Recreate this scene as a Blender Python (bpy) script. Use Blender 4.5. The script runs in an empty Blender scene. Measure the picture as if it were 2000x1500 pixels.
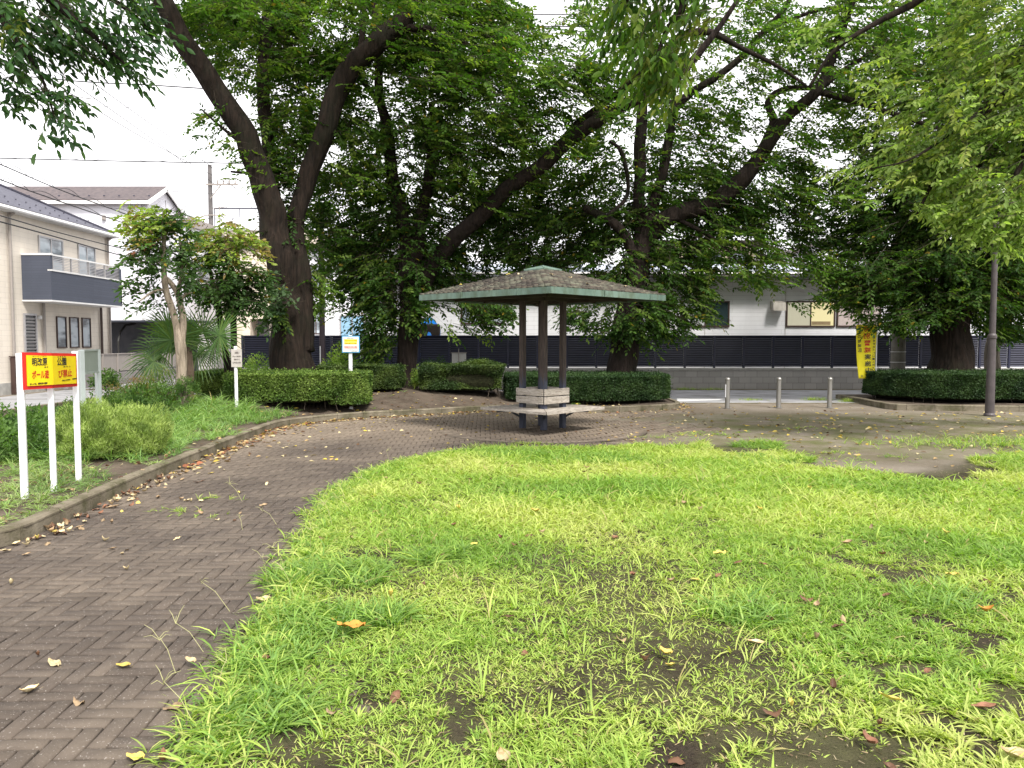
import bpy, math, random
import numpy as np
from mathutils import Vector, Matrix, noise
random.seed(7); rng = np.random.default_rng(7)
R = math.radians
scene = bpy.context.scene
# ---------------------------------------------------------------- camera, world, sun, exposure
CAM_H = 1.6; PITCH = R(3.2)
cam_data = bpy.data.cameras.new('camera'); cam_data.lens = 27.0; cam_data.sensor_width = 36.0
cam_data.clip_start = 0.05; cam_data.clip_end = 3000
cam = bpy.data.objects.new('camera', cam_data); scene.collection.objects.link(cam)
cam.location = (0, 0, CAM_H); cam.rotation_euler = (R(90) - PITCH, 0, 0)
scene.camera = cam
SUN_EL, SUN_AZ = 52, 152          # azimuth the light comes from, clockwise from +Y
world = bpy.data.worlds.new("World"); scene.world = world; world.use_nodes = True
wn = world.node_tree; wn.nodes.clear()
w_out = wn.nodes.new('ShaderNodeOutputWorld'); w_bg = wn.nodes.new('ShaderNodeBackground')
w_sky = wn.nodes.new('ShaderNodeTexSky'); w_sky.sky_type = 'NISHITA'; w_sky.sun_disc = False
w_sky.sun_elevation = R(SUN_EL); w_sky.sun_rotation = R(SUN_AZ)
w_sky.air_density = 1.0; w_sky.dust_density = 3.0; w_sky.ozone_density = 1.0
w_hs = wn.nodes.new('ShaderNodeHueSaturation'); w_hs.inputs['Saturation'].default_value = 0.16
w_mix = wn.nodes.new('ShaderNodeMix'); w_mix.data_type = 'RGBA'
w_mix.inputs['Factor'].default_value = 0.72          # an even white cloud layer over the clear sky
w_mix.inputs[7].default_value = (10.8, 10.6, 10.75, 1)
wn.links.new(w_sky.outputs[0], w_hs.inputs['Color']); wn.links.new(w_hs.outputs[0], w_mix.inputs[6])
wn.links.new(w_mix.outputs[2], w_bg.inputs[0]); w_bg.inputs[1].default_value = 0.082
wn.links.new(w_bg.outputs[0], w_out.inputs[0])
sun_d = bpy.data.lights.new('sun', 'SUN'); sun_d.energy = 2.3; sun_d.angle = R(12); sun_d.color = (1.0, 0.95, 0.87)
sun = bpy.data.objects.new('sun', sun_d); scene.collection.objects.link(sun)
_el, _az = R(SUN_EL), R(SUN_AZ)
_dir = Vector((math.sin(_az)*math.cos(_el), math.cos(_az)*math.cos(_el), math.sin(_el)))
sun.rotation_euler = _dir.to_track_quat('Z', 'Y').to_euler(); sun.location = (0, 0, 30)
scene.view_settings.view_transform = 'Standard'; scene.view_settings.look = 'None'
scene.view_settings.gamma = 1.0; scene.view_settings.exposure = 1.38
scene.cycles.max_bounces = 8; scene.cycles.diffuse_bounces = 4; scene.cycles.glossy_bounces = 2
scene.cycles.transmission_bounces = 6; scene.cycles.transparent_max_bounces = 4
scene.cycles.use_denoising = True; scene.cycles.caustics_reflective = False; scene.cycles.caustics_refractive = False

# ---------------------------------------------------------------- picture pixel -> place
F = 1500.0
def ray(u, v):
    a = (u-1000)/F; b = (750-v)/F
    return a, math.cos(PITCH)+b*math.sin(PITCH), -math.sin(PITCH)+b*math.cos(PITCH)
def at(u, v, Y):
    dx, dy, dz = ray(u, v); t = Y/dy
    return Vector((dx*t, Y, CAM_H+dz*t))
def gp(u, v, z=0.0):
    dx, dy, dz = ray(u, v); t = (z-CAM_H)/dz
    return Vector((dx*t, dy*t, z))
def zat(v, Y): return at(1000, v, Y).z

# ---------------------------------------------------------------- objects
ORG = {}
def setp(o, label=None, cat=None, group=None, kind=None):
    if label: o['label'] = label
    if cat: o['category'] = cat
    if group: o['group'] = group
    if kind: o['kind'] = kind
    return o
def thing(name, label, cat, loc, group=None):
    o = bpy.data.objects.new(name, None); scene.collection.objects.link(o)
    o.empty_display_size = 0.2; o.location = loc; ORG[o] = Vector(loc)
    return setp(o, label, cat, group)
def link_mesh(name, me, mat, parent=None, org=None):
    o = bpy.data.objects.new(name, me); scene.collection.objects.link(o)
    if mat:
        for m in (mat if isinstance(mat, (list, tuple)) else [mat]): me.materials.append(m)
    if parent is not None:
        o.parent = parent; ORG[o] = ORG[parent]
    else:
        ORG[o] = Vector(org) if org is not None else Vector((0, 0, 0)); o.location = ORG[o]
    return o
def copy_tree(o, parent=None):
    c = o.copy(); scene.collection.objects.link(c); c.parent = parent; ORG[c] = ORG[o]
    for ch in list(o.children): copy_tree(ch, c)
    return c

class MB:
    def __init__(s): s.v = []; s.f = []; s.m = []
    def add(s, vs, fs, mi=0):
        n = len(s.v); s.v += [tuple(p) for p in vs]
        s.f += [tuple(i+n for i in f) for f in fs]; s.m += [mi]*len(fs); return s
    def quad(s, a, b, c, d, mi=0): return s.add([a, b, c, d], [(0, 1, 2, 3)], mi)
    def box(s, c, size, rz=0.0, M=None, mi=0, bev=0.0):
        x, y, z = size[0]/2, size[1]/2, size[2]/2
        if bev:
            b = min(bev, x*.45, y*.45, z*.45)
            lv = [(-x, -y+b, -z+b), (-x+b, -y, -z+b), (x-b, -y, -z+b), (x, -y+b, -z+b), (x, y-b, -z+b), (x-b, y, -z+b), (-x+b, y, -z+b), (-x, y-b, -z+b)]
            lo = [(px, py, -pz) for px, py, pz in lv]
            bot = [(-x+b, -y+b, -z), (x-b, -y+b, -z), (x-b, y-b, -z), (-x+b, y-b, -z)]
            top = [(px, py, -pz) for px, py, pz in bot]
            vs = lv + lo + bot + top
            fs = [(i, (i+1) % 8, 8+(i+1) % 8, 8+i) for i in range(8)]
            fs += [(19-0-0, 18, 17, 16)][:0]
            fs += [(20, 21, 22, 23), (19, 18, 17, 16)]
            fs += [(9, 10, 21, 20), (11, 12, 22, 21), (13, 14, 23, 22), (15, 8, 20, 23), (8, 9, 20), (10, 11, 21), (12, 13, 22), (14, 15, 23)]
            fs += [(2, 1, 16, 17), (4, 3, 17, 18), (6, 5, 18, 19), (0, 7, 19, 16), (1, 0, 16), (3, 2, 17), (5, 4, 18), (7, 6, 19)]
        else:
            vs = [(sx*x, sy*y, sz*z) for sz in (-1, 1) for sx, sy in ((-1, -1), (1, -1), (1, 1), (-1, 1))]
            fs = [(3, 2, 1, 0), (4, 5, 6, 7), (0, 1, 5, 4), (1, 2, 6, 5), (2, 3, 7, 6), (3, 0, 4, 7)]
        T = M if M is not None else Matrix.Translation(Vector(c)) @ Matrix.Rotation(rz, 4, 'Z')
        return s.add([T @ Vector(p) for p in vs], fs, mi)
    def bx(s, x0, x1, y0, y1, z0, z1, mi=0, bev=0.0):
        return s.box(((x0+x1)/2, (y0+y1)/2, (z0+z1)/2), (abs(x1-x0), abs(y1-y0), abs(z1-z0)), mi=mi, bev=bev)
    def beam(s, a, b, w, h, mi=0, up=(0, 0, 1), bev=0.0):
        a, b = Vector(a), Vector(b); d = b-a; L = d.length; d.normalize()
        up = Vector(up)
        if abs(d.dot(up)) > .99: up = Vector((0, 1, 0))
        x = d.cross(up).normalized(); z = x.cross(d)
        M = Matrix(((x.x, d.x, z.x, 0), (x.y, d.y, z.y, 0), (x.z, d.z, z.z, 0), (0, 0, 0, 1)))
        return s.box(None, (w, L, h), M=Matrix.Translation((a+b)/2) @ M, mi=mi, bev=bev)
    def tube(s, pts, rad, n=8, mi=0, cap=True, wob=0.0, wscale=1.0):
        pts = [Vector(p) for p in pts]
        if not hasattr(rad, '__len__'): rad = [rad]*len(pts)
        prev = None; rings = []
        for i, p in enumerate(pts):
            t = (pts[min(i+1, len(pts)-1)] - pts[max(i-1, 0)]).normalized()
            if prev is None:
                x = t.cross(Vector((0, 1, .01))); x = x.normalized() if x.length > .05 else Vector((1, 0, 0))
            else:
                x = prev - t*prev.dot(t); x.normalize()
            prev = x; y = t.cross(x)
            ring = []
            for k in range(n):
                a = 2*math.pi*k/n; d = x*math.cos(a)+y*math.sin(a); r = rad[i]
                if wob:
                    r *= 1 + wob*noise.noise((p*0.9+d*1.7)*wscale) + wob*.6*noise.noise(Vector((d.x*4, d.y*4, p.z*.8))*wscale)
                ring.append(p + d*r)
            rings.append(ring)
        vs = [q for r in rings for q in r]
        fs = [(i*n+k, i*n+(k+1) % n, (i+1)*n+(k+1) % n, (i+1)*n+k) for i in range(len(pts)-1) for k in range(n)]
        if cap:
            fs.append(tuple(range(n-1, -1, -1))); fs.append(tuple((len(pts)-1)*n+k for k in range(n)))
        return s.add(vs, fs, mi)
    def cyl(s, c, r, z0, z1, n=20, r2=None, mi=0):
        return s.tube([(c[0], c[1], z0), (c[0], c[1], z1)], [r, r if r2 is None else r2], n, mi)
    def lathe(s, c, prof, n=20, mi=0):
        vs = [(c[0]+r*math.cos(2*math.pi*k/n), c[1]+r*math.sin(2*math.pi*k/n), z) for r, z in prof for k in range(n)]
        fs = [(i*n+k, i*n+(k+1) % n, (i+1)*n+(k+1) % n, (i+1)*n+k) for i in range(len(prof)-1) for k in range(n)]
        fs += [tuple(range(n-1, -1, -1)), tuple((len(prof)-1)*n+k for k in range(n))]
        return s.add(vs, fs, mi)
    def build(s, name, mat, parent=None, org=None, smooth=False):
        o0 = ORG[parent] if parent is not None else (Vector(org) if org is not None else Vector((0, 0, 0)))
        me = bpy.data.meshes.new(name)
        me.from_pydata([(p[0]-o0.x, p[1]-o0.y, p[2]-o0.z) for p in s.v], [], s.f); me.update()
        if any(s.m): me.polygons.foreach_set('material_index', s.m)
        if smooth: me.polygons.foreach_set('use_smooth', [True]*len(s.f))
        return link_mesh(name, me, mat, parent, org)

def smooth_line(pts, k=6):
    P = [np.array(p, float) for p in pts]; out = []
    for i in range(len(P)-1):
        p0 = P[i-1] if i else 2*P[0]-P[1]; p1, p2 = P[i], P[i+1]
        p3 = P[i+2] if i+2 < len(P) else 2*P[-1]-P[-2]
        for j in range(k):
            t = j/k
            out.append(.5*((2*p1)+(-p0+p2)*t+(2*p0-5*p1+4*p2-p3)*t*t+(-p0+3*p1-3*p2+p3)*t**3))
    out.append(P[-1]); return out

# ---------------------------------------------------------------- big vertex arrays (leaves, blades)
def np_mesh(name, V, faces_tmpl, k, n, C, mat, parent=None, org=(0, 0, 0), smooth=False):
    """V (n*k,3); faces_tmpl list of tuples on k verts; C (n,3) colour per element"""
    o0 = ORG[parent] if parent is not None else Vector(org)
    me = bpy.data.meshes.new(name)
    V = V - np.array(o0)[None, :]
    me.vertices.add(n*k); me.vertices.foreach_set('co', V.astype(np.float32).ravel())
    sizes = np.array([len(f) for f in faces_tmpl]); flat = np.concatenate([np.array(f) for f in faces_tmpl])
    loops = (flat[None, :] + (np.arange(n)*k)[:, None]).ravel()
    tot = np.tile(sizes, n); start = np.concatenate([[0], np.cumsum(tot)[:-1]])
    me.loops.add(len(loops)); me.loops.foreach_set('vertex_index', loops.astype(np.int32))
    me.polygons.add(len(tot)); me.polygons.foreach_set('loop_start', start.astype(np.int32))
    me.polygons.foreach_set('loop_total', tot.astype(np.int32))
    if smooth: me.polygons.foreach_set('use_smooth', np.ones(len(tot), bool))
    me.update(calc_edges=True)
    ca = me.color_attributes.new('col', 'FLOAT_COLOR', 'POINT')
    c4 = np.ones((n*k, 4), np.float32); c4[:, :3] = np.repeat(C, k, axis=0)
    ca.data.foreach_set('color', c4.ravel())
    return link_mesh(name, me, mat, parent, org if parent is None else None)
def nrm(a): return a/np.maximum(np.linalg.norm(a, axis=1, keepdims=True), 1e-9)
T_DIAMOND = (np.array([(0, 0, 0), (.5, .42, .10), (0, 1, -.06), (-.5, .42, .10)]), [(0, 1, 2), (0, 2, 3)])
T_HEX = (np.array([(0, 0, 0), (.42, .26, .07), (.40, .64, .04), (0, 1.05, -.10), (-.40, .64, .04), (-.42, .26, .07)]), [(0, 1, 2, 3), (0, 3, 4, 5)])
T_OVATE = (np.array([(0, 0, 0), (.40, .22, .06), (.5, .5, .08), (.22, .8, .0), (0, 1.05, -.12), (-.22, .8, .0), (-.5, .5, .08), (-.40, .22, .06), (0, .5, .0)]),
           [(0, 1, 2, 8), (8, 2, 3, 4), (0, 8, 6, 7), (8, 4, 5, 6)])
T_LANCE = (np.array([(0, 0, 0), (.42, .3, .05), (.36, .62, .02), (0, 1, -.22), (-.36, .62, .02), (-.42, .3, .05), (0, .45, -.01)]),
           [(0, 1, 2, 6), (6, 2, 3), (6, 3, 4), (0, 6, 4, 5)])
T_STRIP = (np.array([(.5, 0, 0), (.25, 1, 0), (-.25, 1, 0), (-.5, 0, 0)]), [(0, 1, 2, 3)])
def leaves(name, P, D, N, L, W, C, mat, parent=None, tmpl=T_DIAMOND, org=(0, 0, 0)):
    T, fs = tmpl; n = len(P); D = nrm(D); X = nrm(np.cross(D, N)); Z = np.cross(X, D)
    L = np.broadcast_to(np.asarray(L, float), (n,))[:, None, None]; W = np.broadcast_to(np.asarray(W, float), (n,))[:, None, None]
    V = P[:, None, :] + T[None, :, 0:1]*W*X[:, None, :] + T[None, :, 1:2]*L*D[:, None, :] + T[None, :, 2:3]*L*Z[:, None, :]
    return np_mesh(name, V.reshape(-1, 3), fs, len(T), n, C, mat, parent, org)
BL_T = np.array([0, .38, .72, 1.0]); BL_W = np.array([.65, 1.0, .75, 0])
def blades(name, P, az, lean, L, W, C, mat, droop, parent=None, org=(0, 0, 0)):
    n = len(P); d = np.stack([np.cos(az), np.sin(az), np.zeros(n)], 1); s = np.stack([-np.sin(az), np.cos(az), np.zeros(n)], 1)
    tw = rng.normal(0, .45, n); s = s*np.cos(tw)[:, None] + np.array([0, 0, 1.])[None]*np.sin(tw)[:, None]
    V = np.zeros((n, 7, 3)); j = 0
    for i, t in enumerate(BL_T):
        h = L*(np.sin(lean)*t + droop*t*t*.6); z = L*(np.cos(lean)*t - droop*t*t*.62*np.maximum(.4, np.sin(lean)+.3))
        c = P + d*h[:, None] + np.array([0, 0, 1.])[None]*z[:, None]
        if i < 3:
            V[:, j] = c - s*(W*BL_W[i]*.5)[:, None]; V[:, j+1] = c + s*(W*BL_W[i]*.5)[:, None]; j += 2
        else: V[:, 6] = c
    return np_mesh(name, V.reshape(-1, 3), [(0, 1, 3, 2), (2, 3, 5, 4), (4, 5, 6)], 7, n, C, mat, parent, org, smooth=True)
def pal(n, cols, w=None, var=.12, per=None):
    cols = np.array(cols, float); idx = rng.choice(len(cols), n, p=None if w is None else np.array(w)/sum(w))
    if per is not None: idx = np.repeat(idx[:(n+per-1)//per], per)[:n]
    c = cols[idx]*(1+rng.normal(0, var, (n, 1))); return np.clip(c, .002, 1)
def nz(P, s=1.0, off=0.0):
    return np.array([noise.noise(Vector((p[0]*s+off, p[1]*s-off, (p[2] if len(p) > 2 else 0)*s+off*.5))) for p in P])
def inpoly(x, y, poly):
    c = np.zeros(len(x), bool); n = len(poly); j = n-1
    for i in range(n):
        xi, yi = poly[i]; xj, yj = poly[j]
        c ^= ((yi > y) != (yj > y)) & (x < (xj-xi)*(y-yi)/((yj-yi) or 1e-9)+xi); j = i
    return c

# ---------------------------------------------------------------- materials
def srgb(r, g, b):
    f = lambda c: (c/255/12.92) if c/255 <= .04045 else ((c/255+.055)/1.055)**2.4
    return (f(r), f(g), f(b))
def mat_new(name):
    m = bpy.data.materials.new(name); m.use_nodes = True; nt = m.node_tree
    return m, nt, nt.nodes['Principled BSDF'], nt.nodes['Material Output']
def node(nt, t, **kw):
    n = nt.nodes.new(t)
    for k, v in kw.items(): setattr(n, k, v)
    return n
def ramp(nt, fac, stops):
    r = node(nt, 'ShaderNodeValToRGB'); e = r.color_ramp.elements
    while len(e) < len(stops): e.new(.5)
    for i, (p, c) in enumerate(stops): e[i].position = p; e[i].color = (*c, 1) if len(c) == 3 else c
    nt.links.new(fac, r.inputs[0]); return r.outputs[0]
def tex(nt, kind='noise', scale=5, detail=4, rough=.55, vec=None, dist=0):
    n = node(nt, {'noise': 'ShaderNodeTexNoise', 'vor': 'ShaderNodeTexVoronoi'}[kind]); n.inputs['Scale'].default_value = scale
    if kind == 'noise': n.inputs['Detail'].default_value = detail; n.inputs['Roughness'].default_value = rough; n.inputs['Distortion'].default_value = dist
    if vec is not None: nt.links.new(vec, n.inputs['Vector'])
    return n.outputs[0]
def coord(nt, world=False, scale=(1, 1, 1), rot=(0, 0, 0)):
    c = node(nt, 'ShaderNodeNewGeometry').outputs['Position'] if world else node(nt, 'ShaderNodeTexCoord').outputs['Object']
    mp = node(nt, 'ShaderNodeMapping'); mp.inputs['Scale'].default_value = scale; mp.inputs['Rotation'].default_value = rot
    nt.links.new(c, mp.inputs[0]); return mp.outputs[0]
def mixc(nt, fac, a, b, mode='MIX'):
    m = node(nt, 'ShaderNodeMix', data_type='RGBA', blend_type=mode)
    for sock, val in ((m.inputs['Factor'], fac), (m.inputs[6], a), (m.inputs[7], b)):
        if hasattr(val, 'links') or hasattr(val, 'is_output'): nt.links.new(val, sock)
        elif isinstance(val, tuple): sock.default_value = (*val, 1) if len(val) == 3 else val
        else: sock.default_value = val
    return m.outputs[2]
def math_(nt, op, a, b=0.0, clamp=False):
    m = node(nt, 'ShaderNodeMath', operation=op, use_clamp=clamp)
    for i, val in enumerate((a, b)):
        if hasattr(val, 'is_output'): nt.links.new(val, m.inputs[i])
        else: m.inputs[i].default_value = val
    return m.outputs[0]
def bump(nt, bsdf, h, strength=.3, dist=.01):
    b = node(nt, 'ShaderNodeBump'); b.inputs['Strength'].default_value = strength; b.inputs['Distance'].default_value = dist
    nt.links.new(h, b.inputs['Height']); nt.links.new(b.outputs[0], bsdf.inputs['Normal'])
def mottled(name, c1, c2, scale=4, rough=.8, bs=.2, bscale=60, metal=0.0, stretch=(1, 1, 1), world=False, spec=.4, detail=5, dist=.005, dirt=None):
    m, nt, b, o = mat_new(name); v = coord(nt, world, stretch)
    c = ramp(nt, tex(nt, 'noise', scale, detail, .6, v), [(.3, c1), (.7, c2)])
    if dirt: c = mixc(nt, ramp(nt, tex(nt, 'noise', dirt[1], 6, .7, v), [(.45, (0, 0, 0)), (.7, (1, 1, 1))]), c, dirt[0])
    nt.links.new(c, b.inputs['Base Color']); b.inputs['Roughness'].default_value = rough; b.inputs['Metallic'].default_value = metal
    b.inputs['Specular IOR Level'].default_value = spec
    if bs: bump(nt, b, tex(nt, 'noise', bscale, 6, .6, v), bs, dist)
    return m
def leafmat(name, transl=.45, rough=.45, spec=.35, tcol=(1.25, 1.5, .55)):
    m, nt, b, o = mat_new(name)
    a = node(nt, 'ShaderNodeVertexColor', layer_name='col').outputs[0]
    nt.links.new(a, b.inputs['Base Color']); b.inputs['Roughness'].default_value = rough; b.inputs['Specular IOR Level'].default_value = spec
    t = node(nt, 'ShaderNodeBsdfTranslucent'); nt.links.new(mixc(nt, 1.0, a, tcol, 'MULTIPLY'), t.inputs[0])
    mx = node(nt, 'ShaderNodeMixShader'); mx.inputs[0].default_value = transl
    nt.links.new(b.outputs[0], mx.inputs[1]); nt.links.new(t.outputs[0], mx.inputs[2]); nt.links.new(mx.outputs[0], o.inputs[0])
    return m
def plain(name, c, rough=.5, metal=0.0, spec=.5, bs=0): 
    return mottled(name, tuple(x*.88 for x in c), c, 6, rough, bs, 90, metal, spec=spec)
def emis(name, c, s):
    m, nt, b, o = mat_new(name); b.inputs['Emission Color'].default_value = (*c, 1); b.inputs['Emission Strength'].default_value = s
    b.inputs['Base Color'].default_value = (*[x*.15 for x in c], 1); b.inputs['Roughness'].default_value = .3; return m

M_white = mottled('white_paint', (.74, .75, .78), (.82, .83, .85), 3, .45, .05, 40, spec=.4, dirt=((.66, .65, .62), 5))
M_red = plain('red_paint', srgb(205, 40, 35), .5); M_yellow = plain('yellow_paint', srgb(232, 205, 20), .5)
M_black = plain('black_lettering', (.02, .02, .02), .6); M_redtext = plain('red_lettering', srgb(190, 35, 20), .6)
M_bark = None
def bark(name, c1, c2, moss=None):
    m, nt, b, o = mat_new(name); v = coord(nt, True, (9, 9, 1.6)); v2 = coord(nt, True, (1, 1, 1))
    n1 = tex(nt, 'noise', 1.6, 8, .65, v, .6); n2 = tex(nt, 'vor', 1.2, vec=v)
    c = ramp(nt, n1, [(.3, c1), (.68, c2)])
    if moss: c = mixc(nt, ramp(nt, tex(nt, 'noise', 1.1, 5, .6, v2), [(.5, (0, 0, 0)), (.72, (.7, .7, .7))]), c, moss)
    nt.links.new(c, b.inputs['Base Color']); b.inputs['Roughness'].default_value = .9; b.inputs['Specular IOR Level'].default_value = .2
    bump(nt, b, math_(nt, 'ADD', n1, n2), 1.0, .05); return m
M_barkA = bark('bark_brown', (.005, .004, .003), (.027, .018, .013), (.014, .016, .008))
M_barkB = bark('bark_dark', (.007, .005, .0045), (.030, .021, .017), (.014, .016, .009))
M_barkC = bark('bark_pale', (.18, .145, .11), (.36, .30, .235))
M_leaf = leafmat('tree_leaves', .50, .55, .16)
M_leaf_hedge = leafmat('hedge_leaves', .25, .5, .22)
M_grass = leafmat('grass_blades', .42, .5, .3, (1.15, 1.3, .5))
M_dry = leafmat('fallen_leaf_skin', .15, .7, .2, (1.1, 1.0, .7))
M_twig = mottled('twig_wood', (.03, .024, .018), (.07, .055, .04), 8, .9, 0)

# text laid out on a plane: fits the words into a w x h box whose lower left corner is p
def text_on(name, body, p, right, up, w, h, mat, parent, lift=0.0, bold=0.012, mirror=False):
    cu = bpy.data.curves.new(name, 'FONT'); cu.body = body; cu.size = 1; cu.offset = .004; cu.resolution_u = 3
    cu.space_line = 1.05
    o = bpy.data.objects.new(name, cu); scene.collection.objects.link(o)
    bpy.context.view_layer.update()
    me = bpy.data.meshes.new_from_object(o); bpy.data.objects.remove(o)
    n = len(me.vertices); co = np.zeros(n*3, np.float32); me.vertices.foreach_get('co', co); co = co.reshape(-1, 3)
    lo, hi = co.min(0), co.max(0); q = (co-lo)/np.maximum(hi-lo, 1e-6)
    if mirror: q[:, 0] = 1-q[:, 0]
    p = np.array(p); r = np.array(Vector(right).normalized()); u_ = np.array(Vector(up).normalized()); nn = np.cross(r, u_)
    V = p + q[:, :1]*w*r + q[:, 1:2]*h*u_ + nn*lift - np.array(ORG[parent])
    if len(body) <= 4 or bold > .02:      # heavy gothic strokes: the outline repeated with small shifts, each a hair in front of the last
        tris = [tuple(p_.vertices) for p_ in me.polygons]; em = h*.022; vs, fs = [], []
        for j, (ex, ey) in enumerate(((0, 0), (em, 0), (-em, 0), (0, em), (0, -em))):
            fs += [tuple(i+len(vs) for i in f) for f in tris]; vs += [tuple(q_) for q_ in (V + r*ex + u_*ey + nn*.0004*j)]
        me = bpy.data.meshes.new(name); me.from_pydata(vs, [], fs); me.update()
    else:
        me.vertices.foreach_set('co', V.astype(np.float32).ravel()); me.update()
    me.materials.clear()
    return link_mesh(name, me, mat, parent)
# ================================================================ GROUND, PATH, KERBS, ROAD
def ss(a, b, x):
    t = np.clip((np.asarray(x, float)-a)/(b-a), 0, 1); return t*t*(3-2*t)
LAWN_PX = [(320, 1640), (390, 1500), (462, 1370), (515, 1270), (565, 1190), (603, 1110), (630, 1030), (672, 965), (730, 930), (800, 904), (890, 886),
           (1000, 879), (1200, 874), (1420, 870), (1500, 872), (1560, 900), (1650, 922), (1800, 926), (1900, 905), (2060, 885)]
LAWN = [tuple(gp(u, v)[:2]) for u, v in LAWN_PX]
LAWN = [(LAWN[0][0]-.1, -2.0)] + LAWN + [(16, 11.0), (16, -2.0)]
KERB_PX = [(0, 1068), (110, 1026), (200, 983), (300, 937), (400, 894), (500, 852), (548, 835), (613, 826), (706, 817.5), (847, 810), (945, 804), (1060, 804), (1175, 806), (1260, 803)]
KL = [(-5.6, 3.6), (-4.7, 4.8)] + [tuple(gp(u, v)[:2]) for u, v in KERB_PX] + [(3.5, 17.75), (3.9, 18.05), (4.08, 18.6), (4.1, 19.4), (4.1, 21.2)]
KLs = [tuple(p) for p in smooth_line(KL, 6)]
KR = [(5.6+3.4, 21.2), (8.95, 20.2)] + [tuple(gp(u, v)[:2]) for u, v in [(1690, 790), (1735, 799), (1790, 801.5), (1900, 803), (2000, 804)]] + [(13.6, 17.3), (18, 17.2)]
KRs = [tuple(p) for p in smooth_line(KR, 5)]
ROAD_X = -10.9; ROAD_Y = 21.3
BEDL = [tuple(p) for p in KLs] + [(ROAD_X, 21.2), (ROAD_X, 3.6)]
BEDR = [tuple(p) for p in KRs] + [(18, 21.2)]
_kl = np.array(KLs)
def dk(x, y):
    x = np.atleast_1d(x); y = np.atleast_1d(y)
    return np.min(np.hypot(x[:, None]-_kl[None, :, 0], y[:, None]-_kl[None, :, 1]), axis=1)
def bedz(x, y):
    x = np.atleast_1d(np.asarray(x, float)); y = np.atleast_1d(np.asarray(y, float)); d = dk(x, y)
    return .115 + .26*ss(.1, 2.2, d)*ss(12.8, 15.5, y)*(1-ss(-1.2, .6, x))*ss(-8.5, -6.3, x) - .06*(1-ss(-10.5, -8, x)) + .02*np.sin(x*2.3+y*1.7)*ss(.1, .6, d)
def bz(x, y): return float(bedz(x, y)[0])

def soil_mat(name):
    m, nt, b, o = mat_new(name); v = coord(nt, True)
    z = node(nt, 'ShaderNodeVertexColor', layer_name='col'); sep = node(nt, 'ShaderNodeSeparateColor'); nt.links.new(z.outputs[0], sep.inputs[0])
    n1 = tex(nt, 'noise', 3.0, 8, .65, v); n2 = tex(nt, 'noise', 55, 6, .7, v); n3 = tex(nt, 'noise', .8, 5, .6, v)
    hard = mixc(nt, n1, (.105, .085, .062), (.235, .195, .15)); hard = mixc(nt, ramp(nt, n3, [(.4, (0, 0, 0)), (.62, (1, 1, 1))]), hard, (.225, .195, .16))
    lawn = mixc(nt, n1, (.016, .012, .009), (.062, .047, .034)); lawn = mixc(nt, ramp(nt, tex(nt, 'noise', 2.1, 6, .7, v), [(.52, (0, 0, 0)), (.75, (.5, .5, .5))]), lawn, (.05, .06, .02))
    moss = mixc(nt, n1, (.075, .085, .028), (.15, .145, .07))
    grit = ramp(nt, tex(nt, 'noise', 90, 4, .8, v), [(.40, (.45, .45, .45)), (.52, (1, 1, 1)), (.62, (1, 1, 1)), (.70, (2.4, 2.2, 1.9))]); lawn = mixc(nt, 1.0, lawn, grit, 'MULTIPLY')
    c = mixc(nt, sep.outputs[0], hard, lawn)
    mf = math_(nt, 'MULTIPLY', sep.outputs[1], ramp(nt, tex(nt, 'noise', 1.3, 6, .7, v), [(.38, (0, 0, 0)), (.6, (1, 1, 1))]))
    c = mixc(nt, mf, c, moss)
    c = mixc(nt, ramp(nt, n2, [(.62, (0, 0, 0)), (.75, (.35, .35, .35))]), c, (.20, .175, .145)); c = mixc(nt, sep.outputs[2], c, (.022, .017, .014))
    nt.links.new(c, b.inputs['Base Color']); b.inputs['Roughness'].default_value = .95; b.inputs['Specular IOR Level'].default_value = .15
    bump(nt, b, math_(nt, 'ADD', n2, tex(nt, 'noise', 16, 6, .7, v)), .9, .02); return m
M_soil = soil_mat('soil')

def axis(lo, hi, step, far):
    a = list(np.arange(lo, hi+1e-6, step)); e = step; x = hi
    while x < far: e *= 1.6; x += e; a.append(x)
    e = step; x = lo
    while x > -far: e *= 1.6; x -= e; a.insert(0, x)
    return np.array(a)
gx = axis(-8, 16, .12, 900); gy = axis(-2, 22, .12, 900)
GX, GY = np.meshgrid(gx, gy); fx, fy = GX.ravel(), GY.ravel()
near = (fx > -9) & (fx < 17) & (fy > -3) & (fy < 23)
lm = np.zeros(len(fx)); offs = [(0, 0), (.2, 0), (-.2, 0), (0, .2), (0, -.2), (.14, .14), (-.14, -.14), (.14, -.14), (-.14, .14)]
for ox, oy in offs: lm += inpoly(fx+ox, fy+oy, LAWN)/len(offs)
moss = ss(1.5, 4.5, fx)*ss(9.5, 11.5, fy)*(1-ss(15.5, 18, fy)) + .5*lm
wob = np.zeros(len(fx)); ii = np.where(near)[0]
wob[ii] = [noise.noise(Vector((fx[i]*2.2, fy[i]*2.2, 0)))*.012+noise.noise(Vector((fx[i]*.7, fy[i]*.7, 5)))*.02 for i in ii]
fz = -.008 + lm*(.016+wob) + (1-lm)*wob*.12*ss(2.6, 4, fx)
fz[~near] = -.012
nxn, nyn = len(gx), len(gy)
me = bpy.data.meshes.new('ground'); me.vertices.add(len(fx)); me.vertices.foreach_set('co', np.stack([fx, fy, fz], 1).astype(np.float32).ravel())
I, J = np.meshgrid(np.arange(nxn-1), np.arange(nyn-1)); q = (J*nxn+I).ravel()
lp = np.stack([q, q+1, q+nxn+1, q+nxn], 1).ravel()
me.loops.add(len(lp)); me.loops.foreach_set('vertex_index', lp.astype(np.int32)); me.polygons.add(len(q))
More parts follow.
